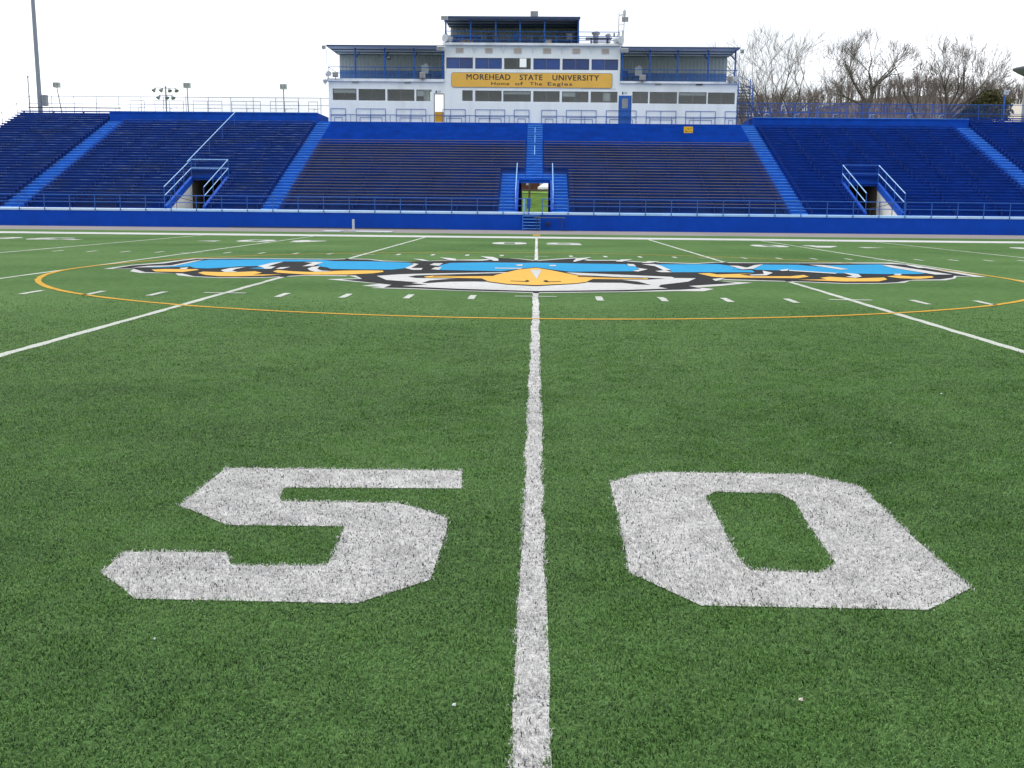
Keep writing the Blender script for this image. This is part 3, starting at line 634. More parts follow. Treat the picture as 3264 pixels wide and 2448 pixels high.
def tiers(b, x0, x1, k0, k1):
    for k in range(k0, k1+1):
        zb = row_z(k-1) if k > 0 else .9
        y = row_y(k); z = row_z(k)
        b.face([(x0,y,zb),(x1,y,zb),(x1,y,z),(x0,y,z)])
        b.face([(x0,y,z),(x1,y,z),(x1,y+TREAD,z),(x0,y+TREAD,z)])
cuts = sorted([XL, XR] + [v for a in AISLES.values() for v in a] + [v for a in VOMS.values() for v in a] + [-2.12, 1.77, -.7, .33])
def in_vom(x): return any(a-.001 < x < c+.001 for a, c in VOMS.values())
def is_aisle(x, k):
    if any(a < x < c for a, c in AISLES.values()): return True
    if k >= 13: return -.7 < x < .33
    return -2.12 < x < -1.1 or .8 < x < 1.77 or (k >= KV and -1.1 < x < .8)
def top_row(x):
    if x < -29.77 or x > 29.45: return 35
    return 33 if -15.24 < x < 14.82 else 32
tb = {n: MB() for n in ('far_left', 'left', 'middle', 'right', 'far_right')}
ab = {}
def sect(x): return 'far_left' if x < -29.7 else 'left' if x < -15.2 else 'middle' if x < 14.8 else 'right' if x < 29.4 else 'far_right'
for xa, xb in zip(cuts[:-1], cuts[1:]):
    xm = (xa+xb)/2
    for k in range(KV if in_vom(xm) else 0, top_row(xm)+1):
        if is_aisle(xm, k):
            key = next((n for n, (a, c) in AISLES.items() if a < xm < c), 'upper' if k >= 13 else 'landing' if k >= KV else 'lower_a' if xm < 0 else 'lower_b')
            q = ab.setdefault(key, MB())
            q.cur = 0; tiers(q, xa, xb, k, k)
            q.cur = 1                         # pale step edge
            if k < 33: q.box(xa+.02, xb-.02, row_y(k)-.012, row_y(k)+.05, row_z(k)-.024, row_z(k)+.008)
        else:
            q = tb[sect(xm)]
            q.cur = 1 if (sect(xm) == 'middle' and k > 23) else 0
            tiers(q, xa, xb, k, k)
for x, n in ((XL, 'far_left'), (XR, 'far_right')):        # ends of the stand
    pts = [(x, 63.5, 0)] + [p for k in range(36) for p in ((x, row_y(k), row_z(k-1) if k else .9), (x, row_y(k), row_z(k)))] + [(x, 84, row_z(35)), (x, 84, 0)]
    tb[n].face(pts)
for n, mm in (('far_left', M_tier_worn), ('left', M_tier_worn), ('middle', M_tier_grey), ('right', M_tier_navy), ('far_right', M_tier_navy)):
    tb[n].build('seating_tiers', [mm, M_tier], st)
for q in ab.values(): q.build('aisle_steps', [M_aisle, M_nose], st)
# front wall, coping and floor strip
b = MB()
b.box(XL-40, XR+40, 63.2, 63.5, -.1, .85)
b.build('front_wall', M_wall, st)
b = MB()
b.prism_yz([(63.17, .85), (63.5, .85), (63.5, .90), (63.30, .985), (63.17, .96)], XL-40, XR+40)
b.build('coping', M_coping, st)
b = MB()
b.box(-17.0, -5.0, 63.185, 63.2, 0.0, .045)
b.build('drain_gap', M_dark, st)
# rear platforms with a high riser in front
for x0, x1, z in ((-29.77, -15.24, 7.53), (14.82, 29.45, 7.44)):
    b = MB()
    b.box(x0, x1, 80.0, 84.0, 6.6, z)
    b.box(x0+.01, x1-.01, 79.955, 80.0, z-.09, z-.03)
    b.build('rear_platform', M_tier, st)
    b = MB(); b.box(x0, x1, 79.96, 80.02, z+.002, z+.03); b.build('platform_edge', M_nose, st)
MB().box(XL, -29.77, 81.5, 84, 6.9, 7.52).build('rear_deck', M_tier, st)
MB().box(29.45, XR, 81.5, 84, 6.9, 7.42).build('rear_deck', M_tier, st)
b = MB()
for x0, x1 in ((XL, -20.55), (-18.5, -1.1), (.8, 18.05), (20.0, XR)): b.box(x0, x1, 83.9, 84.1, 0, 6.8)
b.box(-1.1, .8, 83.9, 84.1, 3.3, 6.8)
b.box(-20.55, -18.5, 83.9, 84.1, 0, 6.8); b.box(18.05, 20.0, 83.9, 84.1, 0, 6.8)
b.build('rear_wall', M_concrete, st)

# doorways cut into the seating
YD0 = row_y(KV)                            # 68.5
def slope_z(y): return Z0+(y-Y0)*RISE/TREAD
for name, (xa, xb) in VOMS.items():
    mid_ = name == 'mid'
    fl = MB(); fl.box(xa, xb, 63.5, 84.0, .70, .88); fl.build('doorway_floor', M_concrete, st)
    ztop = 2.80
    b = MB()
    b.box(xa, xb, YD0-.12, YD0, ztop, row_z(KV)+.02)         # lintel over the door
    b.build('lintel', M_tier, st)
    # side walls of the cut: white below, blue curb following the slope
    for s, x in ((-1, xa), (1, xb)):
        t0, t1 = (x-.10, x) if s < 0 else (x, x+.10)
        wb = MB(); wb.prism_yz([(63.5, .7), (YD0-.1, .7), (YD0-.1, slope_z(YD0)-.25), (64.2, slope_z(64.2)-.25), (63.5, .95)], t0, t1)
        wb.build('doorway_wall', M_concrete if not mid_ else M_tier, st)
        cb = MB(); cb.prism_yz([(63.7, slope_z(63.7)-.34), (64.2, slope_z(64.2)-.36), (YD0, slope_z(YD0)-.36), (YD0, slope_z(YD0)+.03), (63.7, slope_z(63.7)+.03)], t0-.03, t1+.03)
        cb.build('doorway_curb', M_tier, st)
    if not mid_:
        tb = MB()
        tb.box(xa-.3, xa-.02, YD0, 75, .7, 2.79); tb.box(xb+.02, xb+.3, YD0, 75, .7, 2.79)
        tb.box(xa-.3, xb+.3, 75, 75.2, .7, 2.94); tb.box(xa-.3, xb+.3, YD0+.52, 75.2, 2.95, 3.0)
        tb.box(xa-.01, xb+.01, YD0+.005, YD0+.52, 2.795, 2.82)
        tb.build('tunnel', M_tunnel, st)
    else:
        tb = MB()
        tb.box(xa-.2, xa-.005, YD0, 83.9, .7, 2.79); tb.box(xb+.005, xb+.2, YD0, 83.9, .7, 2.79)
        tb.box(xa-.2, xa-.005, YD0+2.1, 83.9, 2.79, 3.4); tb.box(xb+.005, xb+.2, YD0+2.1, 83.9, 2.79, 3.4)
        tb.box(xa-.2, xb+.2, YD0+2.1, 83.9, 3.4, 3.5)
        tb.build('tunnel', M_tier, st)

# ---------------------------------------------------------------- benches
def bench(x0, x1, k, seat, label, group, y_off=0.0):
    b = MB()
    y = row_y(k)+.25; z = Z0+.32+RISE*k
    # seat board in lengths with hairline joints, gently uneven
    n = max(1, round((x1-x0)/4.6)); L = (x1-x0)/n
    for i in range(n):
        dz = random.uniform(-.006, .006); dy = random.uniform(-.012, .012)
        b.cur = 0
        b.box(x0+i*L+.008, x0+(i+1)*L-.008, y+dy, y+.235+dy, z-.030+dz, z+dz)
        b.cur = 2                                # painted steel channel under the board
        b.box(x0+i*L+.02, x0+(i+1)*L-.02, y+.012+dy, y+.22+dy, z-.066+dz, z-.031+dz)
    b.cur = 1
    off = .9*((k*0.37) % 1.0)
    x = x0+.25+off
    nb = max(2, int((x1-x0)/1.65))
    for i in range(nb):
        xx = x0+.2+(x1-x0-.4)*i/(nb-1) + (random.uniform(-.06, .06)+.06*((k % 2)-.5) if 0 < i < nb-1 else 0)
        b.box(xx-.030, xx+.030, y+.05, y+.19, z-.325, z-.068)
    o = b.build('bench_row', [seat, M_bracket, M_tier_navy])
    tag(o, label, 'bench', group)
SECTIONS = []
def section(x0, x1, k0, k1, seat, look, where, group):
    for k in range(k0, k1+1):
        bench(x0, x1, k, seat, '%s bench, %s row from the front, %s' % (look, ordn(k+1), where), group)
section(XL+.1, -29.85, 0, 35, M_seat_worn, 'dark blue', 'far left section beyond the leftmost aisle', 'benches in the far left section')
section(-28.58, -20.78, 0, 10, M_seat_worn, 'slate blue', 'left of the left doorway', 'slate blue benches in the left section')
section(-18.28, -15.31, 0, 10, M_seat_worn, 'short slate blue', 'right of the left doorway', 'slate blue benches in the left section')
section(-28.58, -15.31, 11, 31, M_seat_worn, 'slate blue', 'above the left doorway', 'slate blue benches in the left section')
section(-14.22, -2.2, 0, 12, M_seat_wood, 'brown wooden', 'left of the middle doorway stairs', 'brown wooden benches left of the middle')
section(-14.22, -.78, 13, 23, M_seat_wood, 'brown wooden', 'left of the narrow middle aisle', 'brown wooden benches left of the middle')
section(1.85, 13.84, 0, 12, M_seat_wood, 'brown wooden', 'right of the middle doorway stairs', 'brown wooden benches right of the middle')
section(.41, 13.84, 13, 23, M_seat_wood, 'brown wooden', 'right of the narrow middle aisle', 'brown wooden benches right of the middle')
section(14.9, 17.82, 0, 10, M_seat_blue, 'short deep blue', 'left of the right doorway', 'deep blue benches in the right section')
section(20.24, 28.27, 0, 10, M_seat_blue, 'deep blue', 'right of the right doorway', 'deep blue benches in the right section')
section(14.9, 28.27, 11, 31, M_seat_blue, 'deep blue', 'above the right doorway', 'deep blue benches in the right section')
section(29.53, XR-.1, 0, 35, M_seat_blue, 'deep blue', 'far right section beyond the rightmost aisle', 'benches in the far right section')

# ---------------------------------------------------------------- railings
def front_rail(x0, x1, xs, label):
    t = thing('front_railing', ((x0+x1)/2, 63.14, .75), label, 'railing', 'railings along the front wall')
    MB().bar((x0, 63.14, 1.70), (x1, 63.14, 1.70), .024).build('top_rail', M_rail, t)
    MB().bar((x0, 63.14, 1.32), (x1, 63.14, 1.32), .020).build('middle_rail', M_rail, t)
    for x in xs:
        MB().bar((x, 63.14, .78), (x, 63.14, 1.70), .024).build('post', M_rail, t)
front_rail(-46.1, -.42, [-.44-1.405*i for i in range(33)], 'blue two-bar railing on the front wall left of the middle gate')
front_rail(.28, 46, [.3+1.405*i for i in range(33)], 'blue two-bar railing on the front wall right of the middle gate')
t = thing('gate', (-.55, 63.1, .95), 'narrow blue swing gate standing open in the middle of the front railing', 'gate')
MB().path([(-.53, 63.12, .95), (-.53, 63.12, 1.71), (-.32, 63.55, 1.71), (-.32, 63.55, 1.3), (-.53, 63.12, 1.3)], .02).build('gate_frame', M_rail, t)
MB().box(-.55, -.36, 63.2, 63.24, 1.18, 1.70).build('gate_panel', M_rail, t)
t = tag(MB().box(-.75, -.66, 63.10, 63.17, .88, 1.70).box(-.76, -.65, 63.09, 63.18, 1.70, 1.712).build('gate_post', M_rail_pale), 'pale blue flat post beside the middle gate on the front wall', 'post')

def sloped_rail(label, pts_sets, group=None, posts=(), mm=M_rail_pale, name='doorway_railing', pm=None):
    p0 = pts_sets[0][0]
    t = thing(name, p0, label, 'railing', group)
    for nm, pts, mat_ in pts_sets[1]:
        MB().path(pts, .026).build(nm, mat_, t)
    for a, c in posts:
        MB().bar(a, c, .022).build('post', pm or M_rail, t)
    return t
def vom_rail(xa, xb, label):
    ya, yb = 63.65, 68.65
    za, zb = 2.17, 3.86
    sets = []
    for nm, dz in (('top_rail', 0), ('middle_rail', -.50)):
        for x in (xa, xb):
            sets.append((nm, [(x, ya, za+dz), (x, yb, zb+dz)], M_rail_pale))
        sets.append((nm, [(xa, yb, zb+dz), (xb, yb, zb+dz)], M_rail if xa > 0 else M_rail_pale))
    posts = []
    for x in (xa, xb):
        for f in (0, .36, .70, 1):
            y = ya+(yb-ya)*f; posts.append(((x, y, slope_z(y)-.1), (x, y, za+(zb-za)*f)))
    return sloped_rail(label, [[(xa, ya, za)], sets], 'railings round the side doorways', posts)
vom_rail(-20.63, -18.42, 'pale blue pipe railing round three sides of the left doorway')
vom_rail(17.97, 20.08, 'pale blue pipe railing round three sides of the right doorway')
for s, xw, lb in ((1, -20.5, 'small dark handrail sloping down along the white wall of the left doorway'), (-1, 19.95, 'small dark handrail sloping down along the white wall of the right doorway')):
    t = thing('handrail', (xw, 64, 1), lb, 'handrail')
    MB().path([(xw+s*.16, 64.6, 1.66), (xw+s*.55, 67.6, 1.34), (xw+s*.95, 68.3, 1.25)], .018).build('rail_bar', M_dark, t)
    MB().bar((xw+s*.20, 64.7, .88), (xw+s*.20, 64.7, 1.65), .018).build('post', M_dark, t)
    MB().bar((xw+s*.55, 67.6, .88), (xw+s*.55, 67.6, 1.34), .018).build('post', M_dark, t)
for x, lb in ((-1.20, 'pale blue sloping handrail left of the middle doorway'), (.90, 'pale blue sloping handrail right of the middle doorway')):
    t = thing('handrail', (x, 64, 1), lb, 'handrail', 'handrails of the middle doorway')
    MB().path([(x, 64.9, 2.17), (x, 69.1, 3.83)], .030).build('rail_bar', M_rail_pale, t)
    MB().path([(x, 64.9, 2.17), (x, 64.7, 1.9), (x, 64.7, 1.35)], .026).build('end_bend', M_rail_pale, t)
    MB().bar((x, 66.9, 2.1), (x, 66.9, 2.95), .022).build('post', M_rail, t)
    MB().bar((x, 69.0, 2.9), (x, 69.0, 3.80), .022).build('post', M_rail, t)
t = thing('handrail', (-20.65, 68.7, 3), 'long pale blue handrail climbing the left section from its doorway to the top', 'handrail')
MB().bar((-20.65, 67.98, 3.71), (-20.65, 78.9, 7.50), .028).build('rail_bar', M_rail_pale, t)
for y in (69.5, 72.5, 75.5, 78.5): MB().bar((-20.65, y, slope_z(y)-.1), (-20.65, y, 3.71+(y-67.98)*.347), .02).build('post', M_rail, t)
t = thing('handrail', (-.18, 71, 4), 'thin pale handrail in three lengths up the narrow middle aisle', 'handrail')
for ya, yb in ((71.2, 73.0), (73.6, 75.2), (75.6, 76.8)):
    MB().bar((-.18, ya, slope_z(ya)+.62), (-.18, yb, slope_z(yb)+.62), .022).build('rail_bar', M_rail_pale, t)
    MB().bar((-.18, ya+.1, slope_z(ya)), (-.18, ya+.1, slope_z(ya)+.62), .016).build('post', M_rail, t)
    MB().bar((-.18, yb-.1, slope_z(yb)-.1), (-.18, yb-.1, slope_z(yb)+.6), .016).build('post', M_rail, t)

# rear fences
def rear_fence(x0, x1, z0, zt, zm, xs, mm, chain, label, y=83.5, ends=()):
    t = thing('rear_fence', ((x0+x1)/2, y, z0), label, 'fence')
    MB().bar((x0, y, zt), (x1, y, zt), .022).build('top_rail', mm, t)
    MB().bar((x0, y, zm), (x1, y, zm), .018).build('middle_rail', mm, t)
    for x in xs: MB().bar((x, y, z0-.2), (x, y, zt), .022).build('post', mm, t)
    b = MB(); b.face([(x0, y+.01, z0), (x1, y+.01, z0), (x1, y+.01, zt), (x0, y+.01, zt)]); b.build('chain_link', chain, t)
    return t
t = rear_fence(-36.95, -14.6, 7.5, 8.86, 8.33, [-36.95+1.635*i for i in range(14)], M_rail_gray, M_chain_gray, 'chain-link fence along the back of the left stand, grey against the sky')
# returns down the left end of the stand
MB().bar((-36.95, 83.5, 8.86), (-36.95, 72.0, 4.9), .022).build('side_rail', M_rail_gray, t)
MB().bar((-36.95, 83.5, 8.33), (-36.95, 72.0, 4.37), .018).build('side_rail', M_rail_gray, t)
for y in (81.5, 79.2, 76.9, 74.6): MB().bar((-36.95, y, slope_z(y)-.5), (-36.95, y, 8.86-(83.5-y)*.344), .02).build('post', M_rail_gray, t)
b = MB(); b.face([(-36.96, 83.5, 7.6), (-36.96, 72, 3.7), (-36.96, 72, 4.9), (-36.96, 83.5, 8.86)]); b.build('side_chain_link', M_chain_gray, t)
rear_fence(14.2, 36.4, 7.3, 8.73, 8.10, [16.66+1.64*i for i in range(-1, 13)], M_rail, M_chain_blue, 'blue chain-link fence along the back of the right stand before the brown hill')

# railing frames of the bays on the rear platforms and in front of the press box
def bay_frame(x0, x1, mid_, y, z0, h, low, mm, label, group, hook=False):
    t = thing('bay_railing', ((x0+x1)/2, y, z0), label, 'railing', group)
    MB().path([(x0, y, z0), (x0, y, z0+h), (x1, y, z0+h), (x1, y, z0)], .018).build('frame', mm, t)
    if mid_: MB().bar((mid_, y, z0), (mid_, y, z0+h), .016).build('middle_post', mm, t)
    MB().bar((x0, y, z0+low), (x1, y, z0+low), .016).build('lower_bar', mm, t)
    if hook:
        MB().path([((x0+x1)/2+.05, y+.02, z0), ((x0+x1)/2+.05, y+.02, z0+.26), ((x0+x1)/2+.45, y+.3, z0+.34)], .016).build('hook_rail', M_rail_pale if mm is M_rail else mm, t)  # pale colour on blue frames paints the armrest's highlight
    return t
NUM = ['leftmost', 'second from left', 'third from left', 'fourth from left', 'fifth from left', 'sixth from left', 'seventh from left', 'eighth from left', 'ninth from left', 'tenth from left', 'eleventh from left', 'rightmost']
for i, (x0, x1, mm_) in enumerate(((-28.41, -27.4, 0), (-26.67, -24.67, -25.66), (-23.99, -21.98, -22.99), (-21.29, -19.29, -20.28), (-18.6, -16.61, -17.6), (-15.93, -15.3, 0))):
    bay_frame(x0, x1, mm_, 80.3, 7.53, .77, .29, M_rail_gray, 'railing frame on the left rear platform, grey against the sky, %s' % (NUM[i] if i < 5 else 'rightmost of six'), 'grey railing frames on the left platform', True)
for i, (x0, x1, mm_) in enumerate(((15.1, 15.9, 0), (16.65, 18.6, 17.6), (19.3, 21.2, 20.2), (21.8, 23.75, 22.7), (24.4, 26.3, 25.33), (27.0, 27.95, 0))):
    bay_frame(x0, x1, mm_, 80.3, 7.44, .77, .42, M_rail, 'blue railing frame on the right rear platform before the hill, %s' % (NUM[i] if i < 5 else 'rightmost of six'), 'blue railing frames on the right platform', True)
PB = [(-14.34, -13.31, 0), (-12.57, -10.54, -11.57), (-9.8, -7.75, -8.78), (-6.58, -5.02, -6.03), (-4.33, -2.3, -3.32), (-1.64, -.62, 0), (.24, 1.28, 0), (1.95, 4.0, 2.98), (4.69, 6.75, 0), (7.44, 9.48, 8.44), (10.15, 12.18, 11.16), (12.85, 13.65, 0)]
for i, (x0, x1, mm_) in enumerate(PB):
    t = bay_frame(x0, x1, mm_, 80.04, 6.97, .87, .41, M_rail, 'blue railing frame before the white press box wall, %s' % NUM[i], 'railing frames before the press box')
    MB().path([(x0+.25, 80.06, 6.97), (x0+.25, 80.06, 7.25), (x1-.25, 80.06, 7.25), (x1-.25, 80.06, 6.97)], .014).build('low_loop', M_rail, t)
for x0, x1, lb in ((-14.34, -.62, 'low blue rail along the foot of the press box left of the middle aisle'), (.24, 13.65, 'low blue rail along the foot of the press box right of the middle aisle')):
    t = thing('low_rail', ((x0+x1)/2, 80.02, 6.97), lb, 'railing')
    MB().bar((x0, 80.02, 7.45), (x1, 80.02, 7.45), .016).build('rail_bar', M_rail, t)
    n = int((x1-x0)/1.37)
    for i in range(n+1): MB().bar((x0+(x1-x0)*i/n, 80.02, 6.97), (x0+(x1-x0)*i/n, 80.02, 7.45), .014).build('post', M_rail, t)

# top bench rail in the far sections
for x0, x1, z, lb in ((-36.6, -29.9, 8.0, 'dark low rail behind the top row of the far left section'), (29.6, 36.3, 7.92, 'dark low rail behind the top row of the far right section')):
    t = thing('top_row_rail', ((x0+x1)/2, 82.6, 7.5), lb, 'railing')
    MB().box(x0, x1, 82.5, 82.62, z-.06, z).build('rail_bar', M_dark, t)
    for i in range(6): MB().bar((x0+.3+i*1.2, 82.56, 7.4), (x0+.3+i*1.2, 82.56, z-.05), .016).build('post', M_rail, t)

# caution sign on the blank steps
t = thing('warning_sign', (10.1, 78.2, 6.25), 'small yellow notice with dark marks on the blank blue steps below the press box', 'sign')
x0, x1, z0, z1 = (9.81, 10.42, 6.26, 6.68)
M_notice = mat('bright_notice_yellow', (.80, .46, .015), .5, .3, var=.08)
MB().box(x0, x1, 78.18, 78.20, z0, z1).build('panel', M_notice, t)
MB().box(x0+.05, x1-.05, 78.205, 78.26, z0-.005, z0+.2).build('bracket', M_rail, t)
b = MB()
for u0, u1, v0, v1 in ((.35, .55, .70, .77), (.68, .88, .70, .77), (.15, .30, .36, .43), (.13, .50, .20, .28), (.66, .88, .20, .30), (.45, .60, .48, .55)):
    b.box(x0+(x1-x0)*u0, x0+(x1-x0)*u1, 78.172, 78.179, z0+(z1-z0)*v0, z0+(z1-z0)*v1)
b.build('dark_marks', mat('brown_marks', (.20, .10, .01)), t)

# things before the front wall
t = thing('step_ladder', (-.28, 62.9, 0), 'short blue metal stairs leaning on the front wall below the middle gate', 'steps')
for i in range(5):
    z = .10+.17*i; y = 62.72+.085*i
    MB().box(-.74, .16, y, y+.14, z-.02, z+.012).build('tread', M_rail, t)
    MB().box(-.745, .165, y-.006, y, z-.02, z+.014).build('tread_edge', M_nose, t)
MB().prism_yz([(62.70, 0), (62.78, 0), (63.19, .80), (63.11, .80)], -.79, -.75).build('side_rail', M_rail, t)
MB().prism_yz([(62.70, 0), (62.78, 0), (63.19, .80), (63.11, .80)], .17, .21).build('side_rail', M_rail, t)
t = thing('narrow_table', (.7, 62.3, 0), 'long narrow dark table on thin braced legs before the front wall', 'table')
MB().box(-.16, 1.53, 62.15, 62.5, .685, .725).build('table_top', mat('grey_green_top', (.10, .12, .10)), t)
for x, s in ((0.02, 1), (1.36, -1)):
    MB().bar((x, 62.32, 0), (x, 62.32, .69), .022).build('leg', M_dark, t)
    MB().bar((x, 62.32, .42), (x+s*.24, 62.32, .68), .014).build('brace', M_dark, t)
MB().box(1.34, 1.95, 62.2, 62.45, .0, .03).build('foot_plate', M_dark, t)
MB().box(-.05, .08, 62.2, 62.45, .0, .03).build('foot_plate', M_dark, t)
t = thing('hose_reel', (.62, 63.1, .36), 'small dark round hose fitting fixed to the front wall behind the narrow table', 'wall fitting')
b = MB()
for i in range(12):
    a0, a1 = 2*math.pi*i/12, 2*math.pi*(i+1)/12
    b.bar((.62+.10*math.cos(a0), 63.12, .36+.10*math.sin(a0)), (.62+.10*math.cos(a1), 63.12, .36+.10*math.sin(a1)), .03)
b.build('ring', M_dark, t); MB().bar((.62, 63.19, .36), (.62, 63.05, .36), .04).build('hub', M_dark, t)
t = thing('marker_post', (-8.92, 56.3, 0), 'slim white upright marker post on the far turf edge', 'post')
MB().box(-8.97, -8.87, 56.25, 56.35, .012, .60).build('post', M_lgray, t); MB().box(-9.2, -8.64, 56.1, 56.6, 0, .03).build('base_plate', M_lgray, t)
for x0, x1, lb in ((-10.2, -9.35, 'short flat white board lying left of the marker post'), (-8.6, -6.9, 'long flat white board lying right of the marker post')):
    b = MB(); b.box(x0, x1, 54.9, 56.0, .0, .05)
    b.box(x0+.05, x1-.05, 54.88, 54.9, .005, .03)
    tag(b.build('flat_board', M_lgray), lb, 'board')
# ================================================================ PRESS BOX
pb = thing('press_box', (-.4, 80.1, 7), 'white three-level press box with window bands and open roofed decks on top of the stand', 'press box')
YF, YB = 80.1, 83.3
def wall(b, x0, x1, z0, z1, y0, y1, holes):
    """wall slab with rectangular openings (x0,x1,z0,z1)"""
    zs = sorted({z0, z1} | {h[2] for h in holes} | {h[3] for h in holes})
    for za, zb in zip(zs[:-1], zs[1:]):
        zm = (za+zb)/2
        hs = sorted((h[0], h[1]) for h in holes if h[2] < zm < h[3])
        x = x0
        for a, c in hs:
            if a > x: b.box(x, a, y0, y1, za, zb)
            x = c
        if x < x1: b.box(x, x1, y0, y1, za, zb)
WL = [(-14.2, -12.55, 8.42, 9.19), (-12.41, -10.55, 8.40, 9.18), (-10.42, -8.54, 8.39, 9.17), (-8.42, -7.35, 8.385, 9.165)]
WM = [(-5.24, -4.52, 8.42, 9.14), (-4.35, -2.52, 8.405, 9.13), (-2.42, -.51, 8.40, 9.125), (-.35, 1.47, 8.395, 9.12), (1.62, 3.45, 8.385, 9.11), (3.6, 5.44, 8.38, 9.11)]
WR = [(6.45, 7.54, 8.345, 9.125), (7.64, 9.53, 8.335, 9.12), (9.62, 11.54, 8.325, 9.12), (11.62, 13.47, 8.32, 9.11)]
WU = [(-6.35, -4.51, 10.58, 11.32), (-4.36, -2.52, 10.57, 11.30), (-2.37, -.54, 10.56, 11.30), (-.37, 1.46, 10.545, 11.29), (1.62, 3.46, 10.54, 11.28), (3.61, 5.44, 10.54, 11.26)]
DOOR_L = (-7.15, -6.52, 6.98, 8.86)
DOOR_R = (5.57, 6.37, 6.98, 8.82)
b = MB(); wall(b, -14.48, 13.6, 6.9, 9.66, YF, YF+.14, WL+WM+WR+[DOOR_L, DOOR_R]); b.build('lower_wall', M_white, pb)
b = MB(); wall(b, -6.46, 5.58, 9.66, 12.10, YF, YF+.14, WU); b.build('upper_wall', M_white, pb)
# faint horizontal siding boards, proud of the wall, below the windows
b = MB()
for i in range(8):
    z = 7.12+.155*i
    for x0, x1 in ((-14.475, -7.2), (-6.47, 5.52), (6.42, 13.595)): b.box(x0, x1, YF-.006, YF, z, z+.135)
b.build('siding_boards', M_white, pb)
b = MB()
b.box(-14.48, -14.36, YF+.14, YB, 6.9, 9.66); b.box(13.48, 13.6, YF+.14, YB, 6.9, 9.66)
b.box(-6.46, -6.34, YF+.14, YB, 9.66, 12.10); b.box(5.46, 5.58, YF+.14, YB, 9.66, 12.10)
b.build('side_wall', M_white, pb)
b = MB(); wall(b, -14.48, 13.6, 6.9, 9.62, YB, YB+.15, [(-7.75, -6.55, 7.0, 9.35)]); wall(b, -6.46, 5.58, 9.66, 12.05, YB, YB+.15, [(-1.36, -.88, 11.09, 11.74)])
b.build('rear_wall', M_room, pb)
b = MB(); b.box(-14.36, -7.85, YF+.14, YB, 6.9, 7.0); b.box(-6.4, 13.48, YF+.14, YB, 6.9, 7.0); b.box(-7.85, -6.4, YF+.14, YB, 6.9, 6.98)
b.box(-6.34, 5.46, YF+.14, YB, 9.60, 9.66)
b.build('inner_floor', M_room, pb)
b = MB()
for x in (-7.85, -6.40): b.box(x-.05, x, YF+.14, YB, 7.0, 9.6)
for x in (-10.47, -2.47, 1.55, 6.41, 9.58): b.box(x-.04, x+.04, YF+.5, YB, 7.0, 9.6)
b.build('inner_partitions', M_room, pb)
b = MB()
for x0, x1 in ((-14.3, -10.6), (-10.4, -7.9), (6.5, 9.5), (9.7, 13.4)): b.box(x0, x1, YF+.25, YF+.8, 8.36, 8.47)
b.build('writing_counter', M_dark, pb)
# slabs
def slab(x0, x1, z0, z1, y0=79.88, y1=83.9):
    b = MB(); b.box(x0, x1, y0, y1, z0, z1); return b.build('deck_slab', M_slab, pb)
slab(-14.55, -6.47, 9.665, 9.85); slab(5.59, 13.74, 9.665, 9.80)
slab(-6.55, 5.68, 12.10, 12.25, 79.7, 83.9)
# windows
def window(x0, x1, z0, z1, split=True, blind=None, open_right=False):
    f = MB(); t = .016; y0, y1 = YF+.03, YF+.09
    f.box(x0, x1, y0, y1, z0, z0+t); f.box(x0, x1, y0, y1, z1-t, z1); f.box(x0, x0+t, y0, y1, z0+t, z1-t); f.box(x1-t, x1, y0, y1, z0+t, z1-t)
    xm = (x0+x1)/2
    if split: f.box(xm-.010, xm+.010, y0+.005, y1, z0+t, z1-t)
    fo = f.build('window', M_gray, pb)
    g = MB(); g.face([(x0+t, YF+.07, z0+t), (x1-t, YF+.07, z0+t), (x1-t, YF+.07, z1-t), (x0+t, YF+.07, z1-t)])
    g.build('pane', M_glass_blue if blind else M_glass, fo)
    if blind:
        for mm, a, c in ((blind[0], x0+.03, xm), (blind[1], xm, x1-.03)):
            if mm: MB().box(a, c, YF+.17, YF+.185, z0-.05, z1+.05).build('blind', mm, fo)
for h in WL+WR: window(*h, split=True)
for i, h in enumerate(WM): window(*h, split=i > 0)
BL = [(M_blind, M_blind2), (M_blind, M_blind), None, (M_blind, M_blind), (M_blind2, M_blind2), (M_blind, M_blind2)]
for h, bl in zip(WU, BL): window(*h, blind=bl)
# a few roller blinds half drawn in the lower rooms
for i, (h, f) in enumerate(((WL[0], .35), (WL[3], .55), (WM[2], .30), (WM[4], .45), (WR[2], .25))):
    MB().box(h[0]+.03, (h[0]+h[1])/2 if i % 2 else h[1]-.03, YF+.2, YF+.212, h[3]-(h[3]-h[2])*f, h[3]+.05).build('roller_blind', M_room, pb)
# papers and a curtain seen behind the lower panes
MB().box(3.9+.55, 4.95, YF+.2, YF+.21, 8.5, 9.05).build('paper_sheet', M_room, pb)
MB().box(2.95, 3.4, YF+.2, YF+.23, 8.3, 9.2).build('brown_curtain', mat('brown_cloth', (.10, .075, .04)), pb)
